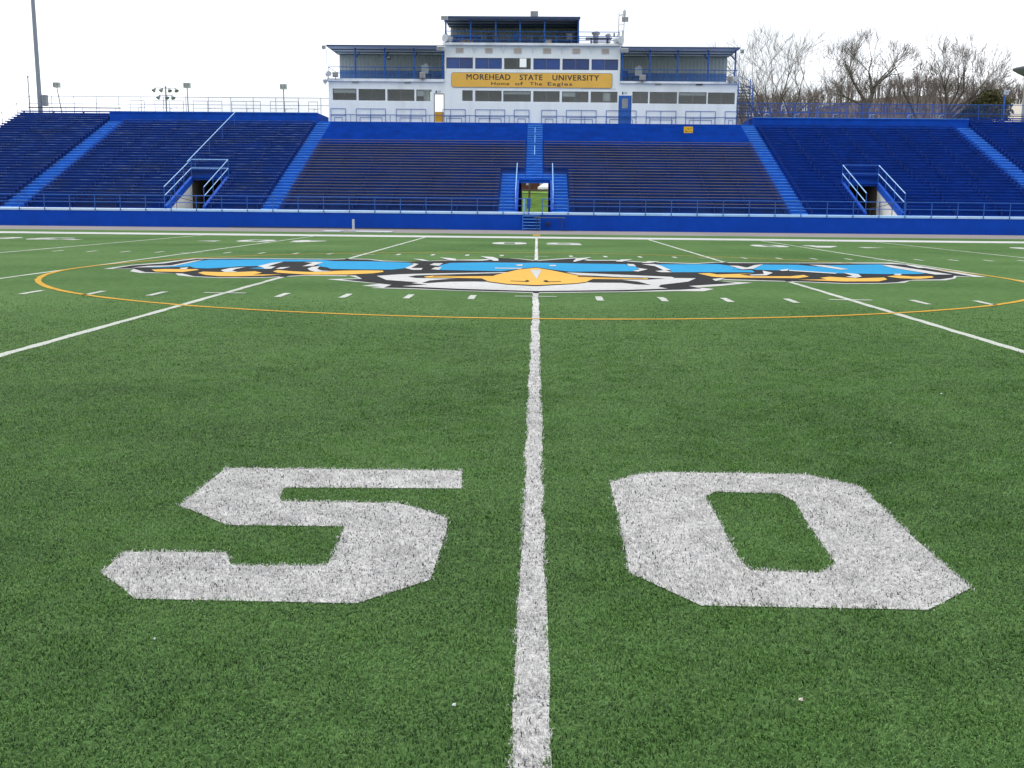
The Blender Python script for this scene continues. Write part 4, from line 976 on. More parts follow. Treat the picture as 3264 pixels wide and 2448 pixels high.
# doors
fr = MB()
for (x0, x1, z0, z1) in (DOOR_L,):
    fr.box(x0-.04, x0, YF-.02, YF+.12, z0, z1+.04); fr.box(x1, x1+.04, YF-.02, YF+.12, z0, z1+.04); fr.box(x0, x1, YF-.02, YF+.12, z1, z1+.04)
fr.build('door_frame', M_dark, pb)
MB().box(-7.13, -6.54, YF+.04, YF+.08, 7.0, 7.68).build('half_door', M_gate, pb)
dr = MB().box(5.60, 6.34, YF-.03, YF+.02, 6.99, 8.80).build('door', M_rail, pb)
MB().box(5.76, 6.16, YF-.04, YF-.03, 8.01, 8.66).build('door_glass', M_gray, dr)
MB().bar((5.66, YF-.03, 7.85), (5.66, YF-.09, 7.85), .03).build('handle', M_dark, dr)
b = MB(); b.box(5.53, 5.60, YF-.02, YF+.12, 6.98, 8.86); b.box(6.34, 6.41, YF-.02, YF+.12, 6.98, 8.86); b.box(5.60, 6.34, YF-.02, YF+.12, 8.80, 8.86); b.build('door_frame', M_rail, pb)
for x, lb in ((-7.05, 'small door plate with dark symbol above the open left press box door'), (5.78, 'small door plate with dark symbol above the blue press box door')):
    t = thing('door_plate', (x, YF-.02, 8.95), lb, 'sign')
    MB().box(x-.03, x+.06, YF-.02, YF-.001, 8.93, 9.11).build('symbol', M_trimblue, t)
    MB().box(x+.11, x+.33, YF-.012, YF-.001, 8.95, 9.10).build('panel', M_lgray, t)
# wall vents and brackets under the top slab
for i, (x0, x1) in enumerate(((-5.69, -5.16), (-3.68, -3.17), (-1.71, -1.19), (.29, .84), (2.29, 2.82), (4.27, 4.8))):
    vb = MB().box(x0, x1, YF-.06, YF, 11.62, 11.95).build('wall_vent', mat('pale_vent', (.60, .56, .54)), pb)
    b = MB()
    for k in range(5): b.box(x0+.04, x1-.04, YF-.075, YF-.06, 11.66+.055*k, 11.69+.055*k)
    b.build('louvre', M_beige, vb)
for x in (-4.41, -2.43, -.43, 1.56, 3.54):
    MB().prism_yz([(YF-.32, 12.09), (YF-.001, 11.57), (YF-.001, 12.09)], x-.02, x+.02).build('slab_bracket', M_white, pb)
for x in (-12.6, -9.0, 8.2, 11.0): MB().box(x-.22, x+.22, YF-.14, YF-.04, 9.58, 9.66).build('soffit_light', M_gray if x < 10 else M_dark, pb)

# roofed decks on the wings
def corrugated(x0, x1, y, z0, z1, mm, name):
    b = MB(); n = int((x1-x0)/.13)
    pts = []
    for i in range(n*2+1):
        x = x0+(x1-x0)*i/(2*n); pts.append((x, y-(.015 if (i//2) % 2 else 0)))
    for (xa, ya), (xb, yb) in zip(pts[:-1], pts[1:]): b.face([(xa,ya,z0),(xb,yb,z0),(xb,yb,z1),(xa,ya,z1)])
    return b.build(name, mm, pb)
def deck(x0, x1, zf, posts, left):
    w0, w1 = x0, x1
    x0, x1 = (x0+.12, x1) if left else (x0, x1-.12)
    corrugated(x0+.12, x1-.1, 83.3, zf+.95, 11.92, M_siding2, 'rear_panel')
    corrugated(x0+.12, x1-.1, 83.29, zf, zf+.95, M_screen, 'rear_screen')
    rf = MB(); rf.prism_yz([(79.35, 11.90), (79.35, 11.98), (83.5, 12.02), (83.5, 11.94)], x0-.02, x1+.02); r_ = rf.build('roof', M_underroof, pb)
    e = MB(); e.box(x0-.04, x1+.04, 79.31, 79.35, 11.91, 12.0)
    ex = x0-.04 if left else x1+.04
    e.prism_yz([(79.31, 11.90), (83.5, 11.92), (83.5, 12.03), (79.31, 12.0)], min(ex, ex+(-.03 if left else .03)), max(ex, ex+(-.03 if left else .03)))
    e.build('roof_edge', M_trimblue, r_)
    for y in (80.7, 82.0, 83.15): MB().box(x0, x1, y, y+.05, 11.85, 11.905).build('purlin', M_trimblue, r_)
    for x in posts:
        MB().box(x-.05, x+.05, 80.02, 80.12, zf, 11.90).build('roof_post', M_rail, pb)
        MB().bar((x, 80.1, 11.25), (x, 82.0, 11.85), .045, n=4).build('roof_strut', M_rail, pb)
deck(-14.5, -6.47, 9.85, (-12.59, -10.57, -8.56, -6.58), True)
deck(5.59, 13.6, 9.80, (5.71, 7.59, 9.48, 11.56, 13.4), False)
def deck_rail(x0, x1, z0, xs, label, y=79.95, h=.77, name='deck_railing', extra=()):
    t = thing(name, ((x0+x1)/2, y, z0), label, 'railing', 'railings of the press box decks')
    MB().bar((x0, y, z0+h), (x1, y, z0+h), .024).build('top_rail', M_rail, t)
    MB().bar((x0, y, z0+h*.47), (x1, y, z0+h*.47), .018).build('middle_rail', M_rail, t)
    for x in xs: MB().bar((x, y, z0), (x, y, z0+h), .022).build('post', M_rail, t)
    for p in extra: MB().path(p, .02).build('side_rail', M_rail, t)
deck_rail(-14.45, -6.5, 9.85, (-14.45, -12.82, -11.22, -9.62, -8.05, -6.55), 'blue railing of the left roofed press box deck', extra=([(-14.45, 79.95, 10.62), (-14.45, 83.3, 10.62)],))
deck_rail(5.62, 13.55, 9.80, (5.65, 7.2, 8.79, 10.38, 11.97, 13.5), 'blue railing of the right roofed press box deck', extra=([(13.5, 79.95, 10.57), (13.5, 83.3, 10.57)],))

# penthouse on the middle block
corrugated(-6.3, 2.6, 83.4, 12.9, 13.95, mat('dim_rear_panel', (.26, .28, .27), .6), 'penthouse_rear')
corrugated(-6.3, 2.6, 83.39, 12.25, 12.95, M_screen, 'penthouse_screen')
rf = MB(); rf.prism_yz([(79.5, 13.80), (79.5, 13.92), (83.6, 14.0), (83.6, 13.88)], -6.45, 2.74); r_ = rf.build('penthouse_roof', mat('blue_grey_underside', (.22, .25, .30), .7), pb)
MB().box(-6.48, 2.77, 79.45, 79.5, 13.78, 13.94).build('roof_edge', M_trimblue, r_)
for y in (80.6, 81.9, 83.0): MB().box(-6.4, 2.7, y, y+.06, 13.74, 13.83).build('purlin', M_trimblue, r_)
for x in (-6.37, -4.67, -2.96, -1.3, .37, 2.67): MB().box(x-.05, x+.05, 79.98, 80.08, 12.25, 13.82).build('roof_post', M_rail, pb)
b = MB(); b.box(2.60, 2.66, 80.1, 83.4, 12.25, 13.9); b.box(-6.44, -6.40, 80.1, 83.4, 12.25, 13.1); b.build('penthouse_side', M_trimblue, pb)
deck_rail(-6.3, 5.5, 12.25, (-5.2, -3.9, -2.0, -.5, 1.2, 2.2, 2.72, 5.45), 'blue railing along the front of the top press box level', y=79.9, h=.48, name='deck_railing', extra=([(-6.3, 79.9, 13.02), (5.45, 79.9, 13.02), (5.45, 79.9, 12.25)], [(5.45, 79.9, 13.02), (5.45, 83.4, 13.1), (2.8, 83.4, 13.1)], [(5.45, 79.9, 12.72), (5.45, 83.4, 12.75), (2.8, 83.4, 12.75)]))

# name board
sg = thing('name_board', (-.46, YF-.05, 9.8), 'long yellow board with dark university lettering across the middle of the press box', 'sign')
def rrect(x0, x1, z0, z1, r, y, n=6):
    p = []
    for cx, cz, a0 in ((x1-r, z1-r, 0), (x0+r, z1-r, 90), (x0+r, z0+r, 180), (x1-r, z0+r, 270)):
        for i in range(n+1):
            a = R(a0+90*i/n); p.append((cx+r*math.cos(a), y, cz+r*math.sin(a)))
    return p
def plate(x0, x1, z0, z1, r, y0, y1, name, mm, parent):
    b = MB(); f = rrect(x0, x1, z0, z1, r, y0); k = rrect(x0, x1, z0, z1, r, y1); n = len(f)
    b.face(f); b.face(k[::-1])
    for i in range(n): b.face([f[i], k[i], k[(i+1) % n], f[(i+1) % n]])
    return b.build(name, mm, parent)
plate(-5.99, 5.06, 9.325, 10.335, .16, YF-.05, YF-.007, 'border', M_gray, sg)
plate(-5.955, 5.025, 9.36, 10.30, .14, YF-.06, YF-.05, 'panel', M_yellow, sg)
def lettering(words, name, bold, y, parent):
    """words: (text, x0, x1, z0, z1), each fitted to its box"""
    verts, faces = [], []
    for text, x0, x1, z0, z1, ref in words:
        cu = bpy.data.curves.new('lettering', 'FONT'); cu.body = text; cu.space_character = 1.10; cu.resolution_u = 3
        ob = bpy.data.objects.new('lettering', cu); C.objects.link(ob)
        bpy.context.view_layer.update()
        me = bpy.data.meshes.new_from_object(ob.evaluated_get(bpy.context.evaluated_depsgraph_get()))
        P = np.array([v.co[:] for v in me.vertices])
        lo, hi = P.min(0), P.max(0)
        base, cap = 0.0, ref
        sx = (x1-x0)/(hi[0]-lo[0]); sz = (z1-z0)/cap
        off = len(verts)
        for j, (ox, oz) in enumerate(((0, 0), (bold, 0), (0, bold*.7), (bold, bold*.7)) if bold else ((0, 0),)):
            o2 = len(verts)
            verts += [(x0+(p[0]-lo[0])*sx+ox, y-.0012*j, z0+p[1]*sz+oz) for p in P]
            faces += [tuple(o2+i for i in pl.vertices) for pl in me.polygons]
        bpy.data.objects.remove(ob); bpy.data.meshes.remove(me); bpy.data.curves.remove(cu)
    me = bpy.data.meshes.new(name); me.from_pydata(verts, [], faces); me.materials.append(M_letter); me.update()
    o = bpy.data.objects.new(name, me); C.objects.link(o); o.parent = parent; o.matrix_parent_inverse = parent.matrix_basis.inverted()
    return o
lettering([('MOREHEAD', -4.95, -1.95, 9.845, 10.21, .70), ('STATE', -1.3, .25, 9.84, 10.20, .70), ('UNIVERSITY', .95, 4.13, 9.83, 10.19, .70)], 'name_lettering', .022, YF-.064, sg)
lettering([('Home', -3.24, -2.0, 9.485, 9.71, .70), ('of', -1.59, -1.08, 9.485, 9.71, .70), ('The', -.6, .23, 9.485, 9.71, .70), ('Eagles', .63, 2.3, 9.485, 9.71, .70)], 'motto_lettering', .010, YF-.064, sg)
MB().box(2.9, 5.3, YF-.012, YF-.001, 9.27, 9.31).build('grey_strip', M_lgray, sg)  # light grey strip under the board's right half

# ---------------------------------------------------------------- loudspeakers, lights and furniture on the press box
def horn(x, y, z, r, l, label, mm=M_lgray, tilt=0.0, dx=0.0):
    t = thing('loudspeaker', (x, y, z), label, 'loudspeaker', 'white horn loudspeakers')
    a = Vector((x-dx, y-l/2, z-tilt)); c = Vector((x+dx, y+l/2, z+tilt))
    MB().bar(a, c, r, r*.86, 16).build('horn_body', mm, t, smooth=False)
    MB().bar(a-(c-a)*.06, a, r*1.06, r*1.06, 16).build('horn_rim', mm, t)
    MB().bar((x, y+.1, z-r-.12), (x, y+.1, z), .03).build('mount', M_gray, t)
    return t
horn(-6.22, 79.85, 12.53, .25, .45, 'large white drum loudspeaker at the left end of the top level', dx=.16)
horn(5.38, 79.85, 12.47, .25, .45, 'large white drum loudspeaker at the right end of the top level', dx=-.16)
MB_ = MB
def boxy(name, x0, x1, z0, z1, y0, y1, label, cat, mm, group=None, face=None):
    t = thing(name, ((x0+x1)/2, (y0+y1)/2, z0), label, cat, group)
    b = MB(); b.prism_yz([(y0, z0+.03), (y0+.06, z0), (y1, z0), (y1, z1), (y0+.06, z1), (y0, z1-.03)], x0, x1); b.build('housing', mm, t)
    MB().box(x0+.03, x1-.03, y0-.008, y0, z0+.05, z1-.05).build('front_face', face or M_gray, t)
    MB().bar(((x0+x1)/2, y1-.06, z0-.12), ((x0+x1)/2, y1-.06, z0+.04), .025).build('mount', M_dark, t)
    return t
boxy('loudspeaker', -14.1, -13.74, 9.92, 10.25, 79.55, 79.85, 'grey box loudspeaker hung on the left deck rail near its outer end', 'loudspeaker', M_beige, 'box loudspeakers on the deck rails')
boxy('loudspeaker', -8.12, -7.75, 9.86, 10.27, 79.55, 79.85, 'grey box loudspeaker hung on the left deck rail near the middle block', 'loudspeaker', M_beige, 'box loudspeakers on the deck rails')
boxy('loudspeaker', 6.88, 7.28, 9.83, 10.20, 79.55, 79.85, 'grey box loudspeaker hung on the right deck rail near the middle block', 'loudspeaker', M_beige, 'box loudspeakers on the deck rails')
boxy('loudspeaker', 12.85, 13.2, 9.82, 10.15, 79.55, 79.85, 'grey box loudspeaker hung on the right deck rail near its outer end', 'loudspeaker', M_beige, 'box loudspeakers on the deck rails')
horn(-14.42, 79.7, 10.12, .17, .3, 'small white horn loudspeaker at the left corner of the left deck', dx=-.08)
horn(-14.66, 79.7, 9.66, .14, .26, 'small white horn loudspeaker under the left corner of the left deck slab', tilt=.05, dx=-.06)
horn(13.47, 79.7, 9.97, .17, .3, 'small white horn loudspeaker at the right corner of the right deck', dx=.08)
boxy('floodlight', -6.62, -6.17, 13.66, 13.92, 79.15, 79.45, 'light grey floodlight on the left corner of the penthouse roof', 'floodlight', M_lgray, 'floodlights on the press box')
boxy('floodlight', -6.9, -6.4, 11.62, 11.93, 79.1, 79.4, 'light grey floodlight where the left deck roof meets the middle block', 'floodlight', M_lgray, 'floodlights on the press box')
boxy('floodlight', 5.57, 6.02, 11.58, 11.88, 79.1, 79.4, 'light grey floodlight where the right deck roof meets the middle block', 'floodlight', M_lgray, 'floodlights on the press box')
boxy('floodlight', -14.72, -14.48, 11.72, 11.95, 79.1, 79.35, 'small floodlight on the outer corner of the left deck roof', 'floodlight', M_lgray, 'floodlights on the press box')
boxy('floodlight', 13.58, 13.8, 11.62, 11.86, 79.1, 79.35, 'small floodlight on the outer corner of the right deck roof', 'floodlight', M_lgray, 'floodlights on the press box')
for x, zt, lb in ((-14.5, 11.75, 'thin pale pole at the outer end of the left deck'), (13.62, 11.7, 'thin pale pole at the outer end of the right deck')):
    t = thing('corner_pole', (x, 79.7, 9.8), lb, 'pole'); MB().bar((x, 79.7, 9.7), (x, 79.7, zt), .022).build('pole', M_lgray, t); MB().bar((x, 79.7, 9.7), (x, 80.0, 9.7), .02).build('bracket', M_lgray, t)
t = boxy('roof_unit', -.6, -.08, 13.98, 14.40, 80.0, 80.5, 'grey box vent unit on the penthouse roof', 'vent', M_gray)
# light mast on the right corner
t = thing('light_mast', (5.55, 80.0, 12.25), 'pale pipe mast with two lamps on the right corner of the top level', 'mast')
MB().bar((5.40, 80.0, 12.25), (5.40, 80.0, 14.28), .03).build('pole', M_lgray, t)
MB().bar((5.72, 80.0, 12.25), (5.78, 80.0, 14.1), .025).build('pole', M_lgray, t)
for z in (12.7, 13.1, 13.5): MB().bar((5.40, 80.0, z), (5.75, 80.0, z+.05), .018).build('rung', M_lgray, t)
MB().path([(5.45, 80, 14.1), (5.6, 79.9, 14.2), (5.62, 79.9, 13.9)], .03).build('arm', M_lgray, t)
b = MB(); b.prism_yz([(79.7, 13.74), (79.95, 13.70), (80.0, 13.95), (79.75, 13.99)], 5.60, 6.02); b.build('lamp', M_gray, t)
b = MB(); b.lathe(5.76, 79.9, [(.05, 14.0), (.10, 14.15), (.11, 14.38), (.05, 14.5)], 12); b.build('lamp', M_lgray, t)
MB().box(5.05, 5.14, 79.8, 79.9, 12.72, 12.95).build('junction_box', M_dark, t)
MB().box(5.62, 5.76, 79.9, 80.0, 12.55, 13.1).build('junction_box', M_lgray, t)
# exhaust vents and picnic table on the open terrace
def cone_vent(x, y, z0, r0, r1, h, label):
    t = thing('exhaust_vent', (x, y, z0), label, 'vent', 'roof exhaust vents')
    MB().lathe(x, y, [(r0, z0), (r0*.92, z0+h*.55), (r1*.8, z0+h*.78)], 14).build('stack', M_beige, t)
    MB().lathe(x, y, [(r1*.8, z0+h*.78), (r1*1.15, z0+h*.84), (r1*1.1, z0+h*.92), (r1*.6, z0+h)], 14).build('cap', M_gray, t)
cone_vent(3.95, 81.8, 12.25, .18, .26, 1.10, 'large flared exhaust vent standing behind the picnic table')
cone_vent(4.80, 81.8, 12.25, .13, .17, .96, 'smaller flared exhaust vent right of the picnic table')
t = thing('picnic_table', (4.05, 80.9, 12.25), 'dark blue picnic table with benches on the open roof terrace', 'picnic table')
MB().box(3.22, 5.0, 80.6, 81.3, 12.70, 12.77).build('table_top', M_trimblue, t)
MB().box(3.5, 4.9, 80.35, 80.55, 12.42, 12.47).build('seat', M_trimblue, t); MB().box(3.5, 4.9, 81.4, 81.6, 12.42, 12.47).build('seat', M_trimblue, t)
for x in (3.6, 4.7):
    MB().bar((x, 80.4, 12.25), (x, 80.85, 12.72), .03).build('leg', M_dark, t); MB().bar((x, 81.55, 12.25), (x, 81.1, 12.72), .03).build('leg', M_dark, t)
# penthouse contents: table, chairs, cooler
t = thing('folding_table', (-4.9, 81, 12.25), 'long blue table standing at the left end of the penthouse', 'table')
MB().box(-5.9, -4.0, 80.6, 81.2, 12.74, 12.80).build('table_top', M_rail, t)
for x in (-5.7, -4.2): MB().path([(x-.2, 80.9, 12.25), (x, 80.9, 12.74), (x+.2, 80.9, 12.25)], .025).build('leg', M_rail, t)
def chair(x, y, z0, mm, label):
    t = thing('chair', (x, y, z0), label, 'chair', 'chairs on the press box decks')
    MB().box(x-.2, x+.2, y-.2, y+.2, z0+.40, z0+.44).build('seat', mm, t); MB().box(x-.2, x+.2, y+.17, y+.21, z0+.5, z0+.85).build('backrest', mm, t)
    for sx in (-.18, .18):
        for sy in (-.18, .18): MB().bar((x+sx, y+sy, z0), (x+sx, y+sy, z0+(.42 if sy < 0 else .8)), .016, n=4).build('leg', M_dark, t)
chair(-3.4, 80.8, 12.25, M_dark, 'dark chair in the penthouse right of the blue table')
chair(-1.6, 81.0, 12.25, M_rail, 'blue chair in the penthouse near its fourth post')
chair(-.2, 80.7, 12.25, M_dark, 'dark chair in the penthouse left of the tan box')
chair(2.1, 80.9, 12.25, M_gray, 'grey chair at the right end of the penthouse')
chair(6.0, 81.0, 9.80, M_rail, 'blue chair in the right deck beside the middle block')
t = thing('carton', (.6, 80.6, 12.25), 'tan carton box on the penthouse floor', 'box'); MB().box(.45, .85, 80.4, 80.7, 12.25, 12.55).build('carton_body', M_beige, t); MB().box(.44, .86, 80.39, 80.71, 12.55, 12.58).build('lid', M_beige, t)
for x, lb in ((-5.2, 'left tan box stored under the blue table'), (-4.75, 'right tan box stored under the blue table')):
    t = thing('carton', (x, 80.7, 12.25), lb, 'box'); MB().box(x-.2, x+.2, 80.5, 80.9, 12.25, 12.50).build('carton_body', mat('tan_card', (.22, .16, .11)), t); MB().box(x-.21, x+.21, 80.49, 80.91, 12.50, 12.53).build('lid', mat('tan_card', (.22, .16, .11)), t)
for x, z0, lb in ((-7.85, 9.85, 'white framed board standing on the blue table of the left deck'), (6.87, 9.80, 'white framed board standing on the blue table of the right deck')):
    t = thing('framed_board', (x, 80.5, z0+.4), lb, 'board')
    MB().box(x-.20, x+.20, 80.5, 80.53, z0+.42, z0+.95).build('panel', M_siding2, t)
    b = MB(); b.box(x-.23, x-.20, 80.49, 80.54, z0+.4, z0+.98); b.box(x+.20, x+.23, 80.49, 80.54, z0+.4, z0+.98); b.box(x-.20, x+.20, 80.49, 80.54, z0+.95, z0+.98); b.build('frame', M_lgray, t)
    MB().lathe(x+.05, 80.52, [(.10, z0+.98), (.12, z0+1.05), (.05, z0+1.10)], 10).build('cap_lamp', M_lgray, t)
    t = thing('folding_table', (x, 80.5, z0), 'small dark blue table under the framed board on the %s deck' % ('left' if x < 0 else 'right'), 'table')
    MB().box(x-.5, x+.5, 80.3, 80.75, z0+.34, z0+.40).build('table_top', M_trimblue, t)
    for sx in (-.4, .4): MB().bar((x+sx, 80.5, z0), (x+sx, 80.5, z0+.35), .025).build('leg', M_trimblue, t)
t = boxy('camera_box', -10.45, -10.2, 11.2, 11.42, 80.2, 80.5, 'small dark camera under the left deck roof beside a post', 'camera', M_dark)
# stairs at the right end
t = thing('stair_tower', (14.4, 82, 7.4), 'narrow dark blue metal stair at the right end of the press box', 'stairs')
for x in (13.95, 14.95):
    MB().bar((x, 81.6, 7.4), (x, 81.6, 10.55 if x < 14 else 9.9), .045, n=4).build('stringer', M_rail, t)
    MB().bar((x, 82.6, 7.4), (x, 82.6, 10.3), .045, n=4).build('stringer', M_rail, t)
for i in range(11):
    MB().box(13.97, 14.93, 81.65+.05*i, 81.95+.05*i, 7.6+.21*i, 7.63+.21*i).build('step', M_trimblue, t)
for z in (9.3, 9.75, 10.2): MB().bar((13.95, 81.6, z+.2), (14.95, 81.6, z-.25), .02).build('handrail', M_rail, t)

# ================================================================ BACKGROUND: poles and lights
t = thing('light_pole', (-36.5, 84.3, 0), 'tall thick grey stadium light pole rising out of the picture at the left', 'light pole')
MB().bar((-36.45, 84.3, 0), (-36.75, 84.3, 27), .19, .10, 20).build('pole', M_pole, t, smooth=False)
MB().box(-36.28, -35.95, 84.0, 84.4, 8.22, 9.0).build('control_box', M_gray, t)
MB().box(-39, -34.5, 84.2, 84.4, 26.2, 26.4).build('cross_arm', M_pole, t)
for i in range(6): MB().lathe(-38.6+.8*i, 84.1, [(.12, 26.5), (.28, 26.7), (.3, 26.9), (.1, 27.1)], 10).build('lamp', M_lgray, t)
for x0, zt, r, lb in ((-37.07, 10.12, .05, 'slim white pole behind the back left corner of the stand'), (-36.26, 9.05, .03, 'short thin pole between the corner fence and the big light pole')):
    t = thing('slim_pole', (x0, 83.8, 6), lb, 'pole')
    MB().bar((x0, 83.8, 4), (x0-.03, 83.8, zt+.1), r).build('pole', M_lgray if r > .04 else M_rail_gray, t)
    MB().lathe(x0-.03, 83.8, [(r*1.4, zt+.08), (r*1.6, zt+.14), (r*.6, zt+.2)], 8).build('cap', M_gray, t)
def court_light(xb, xt, zt, y, label):
    t = thing('court_light', (xb, y, 0), label, 'light pole', 'twin-head court lights behind the left stand')
    xg = xb-(xt-xb)*(zt-(zt-10))/1e9
    slope = (xt-xb)/(zt-10.0)
    MB().bar((xb-slope*10.0, y, 0), (xt, y, zt), .07, .05, 8).build('pole', M_rail_gray, t)
    for s in (-1, 1):
        MB().box(xt+s*.16-.145, xt+s*.16+.145, y-.2, y+.2, zt-.05, zt+.42).build('lamp_head', M_lgray, t)
        MB().box(xt+s*.16-.11, xt+s*.16+.11, y-.215, y-.2, zt+.02, zt+.36).build('lens', M_gray, t)
court_light(-46.0-.02, -46.35, 12.2, 110, 'twin-head court light nearest the big light pole, leaning left')
court_light(-33.68, -33.72, 12.25, 110, 'twin-head court light right of the lamp cluster')
court_light(-24.40, -24.43, 12.2, 110, 'twin-head court light nearest the press box')
t = thing('cluster_light', (-35.8, 110, 0), 'pole with a cluster of seven cone lamps on two arms behind the left stand', 'light pole')
MB().bar((-35.8, 110, 0), (-35.8, 110, 12.35), .10, .07, 8).build('pole', M_rail_gray, t)
MB().bar((-36.85, 110, 12.18), (-34.8, 110, 12.18), .035).build('arm', M_rail_gray, t)
MB().bar((-36.45, 110, 11.5), (-35.15, 110, 11.5), .035).build('arm', M_rail_gray, t)
for x, z in ((-36.8, 12.0), (-36.1, 12.0), (-35.5, 12.0), (-34.85, 12.0), (-36.4, 11.32), (-35.8, 11.32), (-35.2, 11.32)):
    b = MB(); s = -1 if x < -35.8 else 1
    b.bar((x, 110, z+.14), (x+s*.16, 109.85, z-.12), .08, .22, 10); b.build('lamp', M_gray, t)
t = thing('sign_pole', (33.1, 83.25, 7.4), 'thin blue pole with a small white sign at the back of the far right section', 'sign')
MB().bar((33.13, 83.25, 6.8), (33.08, 83.25, 9.42), .05).build('pole', M_rail, t)
MB().box(32.98, 33.32, 83.15, 83.2, 9.42, 9.74).build('panel', M_lgray, t)
b = MB(); b.bar((33.16, 83.15, 9.56), (33.16, 83.14, 9.56), .055, n=12); b.build('dark_dot', M_gray, t)
MB().box(32.86, 32.93, 83.1, 83.25, 9.55, 9.72).build('small_lamp', M_dark, t)
t = thing('saucer_tower', (38.2, 92, 0), 'grey saucer-topped tower cut off by the right edge of the picture', 'tower')
MB().lathe(38.35, 92, [(.28, 0), (.22, 11.9)], 14).build('column', M_gray, t)
MB().lathe(38.35, 92, [(.25, 11.7), (.75, 11.95), (1.12, 12.2), (1.15, 12.30), (.9, 12.42), (.3, 12.52)], 24).build('saucer', mat('saucer_grey', (.13, .13, .15), .6, .2), t, smooth=True)
t = thing('roofed_building', (60, 135, 0), 'building with pale beige sloping roof beyond the far right of the stand', 'building')
b = MB(); b.box(46, 76, 131, 146, 0, 10.6); b.build('wall', M_brick, t)
b = MB()
e = [(45.5, 130.5, 10.4), (76.5, 130.5, 10.4), (76.5, 146.5, 10.4), (45.5, 146.5, 10.4)]; rg = [(57.0, 138.5, 13.9), (66, 138.5, 13.9)]
b.face([e[0], e[1], rg[1], rg[0]]); b.face([e[1], e[2], rg[1]]); b.face([e[2], e[3], rg[0], rg[1]]); b.face([e[3], e[0], rg[0]]); b.face(e[::-1])
b.build('roof', M_roofbeige, t)

# seen through the middle doorway
t = thing('picket_fence', (0, 90, .6), 'dark picket fence seen through the middle doorway before the green bank', 'fence')
b = MB()
for i in range(70): b.box(-2.8+.081*i, -2.8+.081*i+.026, 90, 90.03, .62, 2.32)
b.build('pickets', mat('dark_green_picket', (.012, .03, .012)), t)
MB().box(-2.9, 2.9, 90.03, 90.06, 2.25, 2.30).build('fence_rail', M_dark, t); MB().box(-2.9, 2.9, 90.03, 90.06, .72, .77).build('fence_rail', M_dark, t)
t = thing('barrier', (-.2, 87, .6), 'dark horizontal beam on a thick post behind the middle doorway', 'barrier')
MB().box(-3, 3, 87, 87.15, 2.42, 2.58).build('beam', M_tunnel, t); MB().box(-.66, -.50, 87.15, 87.3, .55, 3.6).build('post', M_tunnel, t)
t = thing('brick_building', (0, 150, 2), 'red brick building with pale windows seen through the middle doorway', 'building')
b = MB(); b.box(-12, 12, 150, 160, 1.5, 10); b.build('wall', M_brick, t)
for x in (-6, -4.4, -2.35, -1.2, .6, 1.35, 3.2, 4.8):
    f = MB().box(x-.26, x+.26, 149.93, 150, 4.05, 5.1).build('window', M_lgray, t); MB().box(x-.2, x+.2, 149.91, 149.93, 4.1, 5.04).build('pane', mat('pale_pane', (.45, .47, .50), .2), f)
b = MB(); b.box(-12.4, 12.4, 149.6, 160.4, 10, 10.3); b.build('roof', M_gray, t)
t = thing('canopy_tent', (2.0, 128, 2.7), 'white peaked canopy tent seen at the right of the middle doorway', 'tent')
b = MB(); e = [(.08, 127, 3.42), (3.9, 127, 3.42), (3.9, 130.8, 3.42), (.08, 130.8, 3.42)]; ap = (2.0, 128.9, 4.75)
for i in range(4): b.face([e[i], e[(i+1) % 4], ap])
b.box(.08, 3.9, 126.98, 127.0, 3.2, 3.42)
b.build('canopy', mat('white_canvas', (.78, .79, .80), .8), t)
for x, y in ((.1, 127.1), (3.85, 127.1), (.1, 130.7), (3.85, 130.7)): MB().bar((x, y, 2.4), (x, y, 3.42), .04).build('leg', M_lgray, t)
t = thing('parked_van', (1.0, 133, 2.7), 'white vehicle partly seen under the tent through the middle doorway', 'van')
MB().prism_yz([(132, 2.72), (134, 2.72), (134, 3.5), (132.5, 3.5), (132, 3.1)], .2, .85).build('body', M_lgray, t)
MB().box(.3, .75, 131.98, 132.0, 2.8, 3.0).build('grille', M_dark, t)

# ================================================================ BARE TREES
def tubes_np(segs, n=4):
    """(p,q,r0,r1) list -> verts, faces"""
    S = np.array([(*p, *q, a, c) for p, q, a, c in segs], float)
    P, Q, A, B2 = S[:, :3], S[:, 3:6], S[:, 6:7], S[:, 7:8]
    d = Q-P; d /= np.linalg.norm(d, axis=1, keepdims=True)+1e-9
    ref = np.where(np.abs(d[:, 2:3]) > .9, np.array([[1., 0, 0]]), np.array([[0, 0, 1.]]))
    u = np.cross(d, ref); u /= np.linalg.norm(u, axis=1, keepdims=True)+1e-9
    v = np.cross(d, u)
    V = []
    for c, r in ((P, A), (Q, B2)):
        for i in range(n):
            t = 2*np.pi*i/n; V.append(c+(u*np.cos(t)+v*np.sin(t))*r)
    V = np.stack(V, 1)
    k = len(S); base = (np.arange(k)*2*n)[:, None, None]
    F = np.array([[i, (i+1) % n, n+(i+1) % n, n+i] for i in range(n)])[None]+base
    return V.reshape(-1, 3), F.reshape(-1, 4)
def mesh_np(name, V, F, mm, parent=None):
    me = bpy.data.meshes.new(name)
    me.vertices.add(len(V)); me.vertices.foreach_set('co', np.asarray(V, np.float32).ravel())
    me.loops.add(F.size); me.polygons.add(len(F))
    me.loops.foreach_set('vertex_index', F.astype(np.int32).ravel())
    me.polygons.foreach_set('loop_start', (np.arange(len(F))*4).astype(np.int32))
    me.update(calc_edges=True)
    me.materials.append(mm)
    o = bpy.data.objects.new(name, me); C.objects.link(o)
    if parent is not None:
        o.parent = parent; o.matrix_parent_inverse = parent.matrix_basis.inverted()
    return o
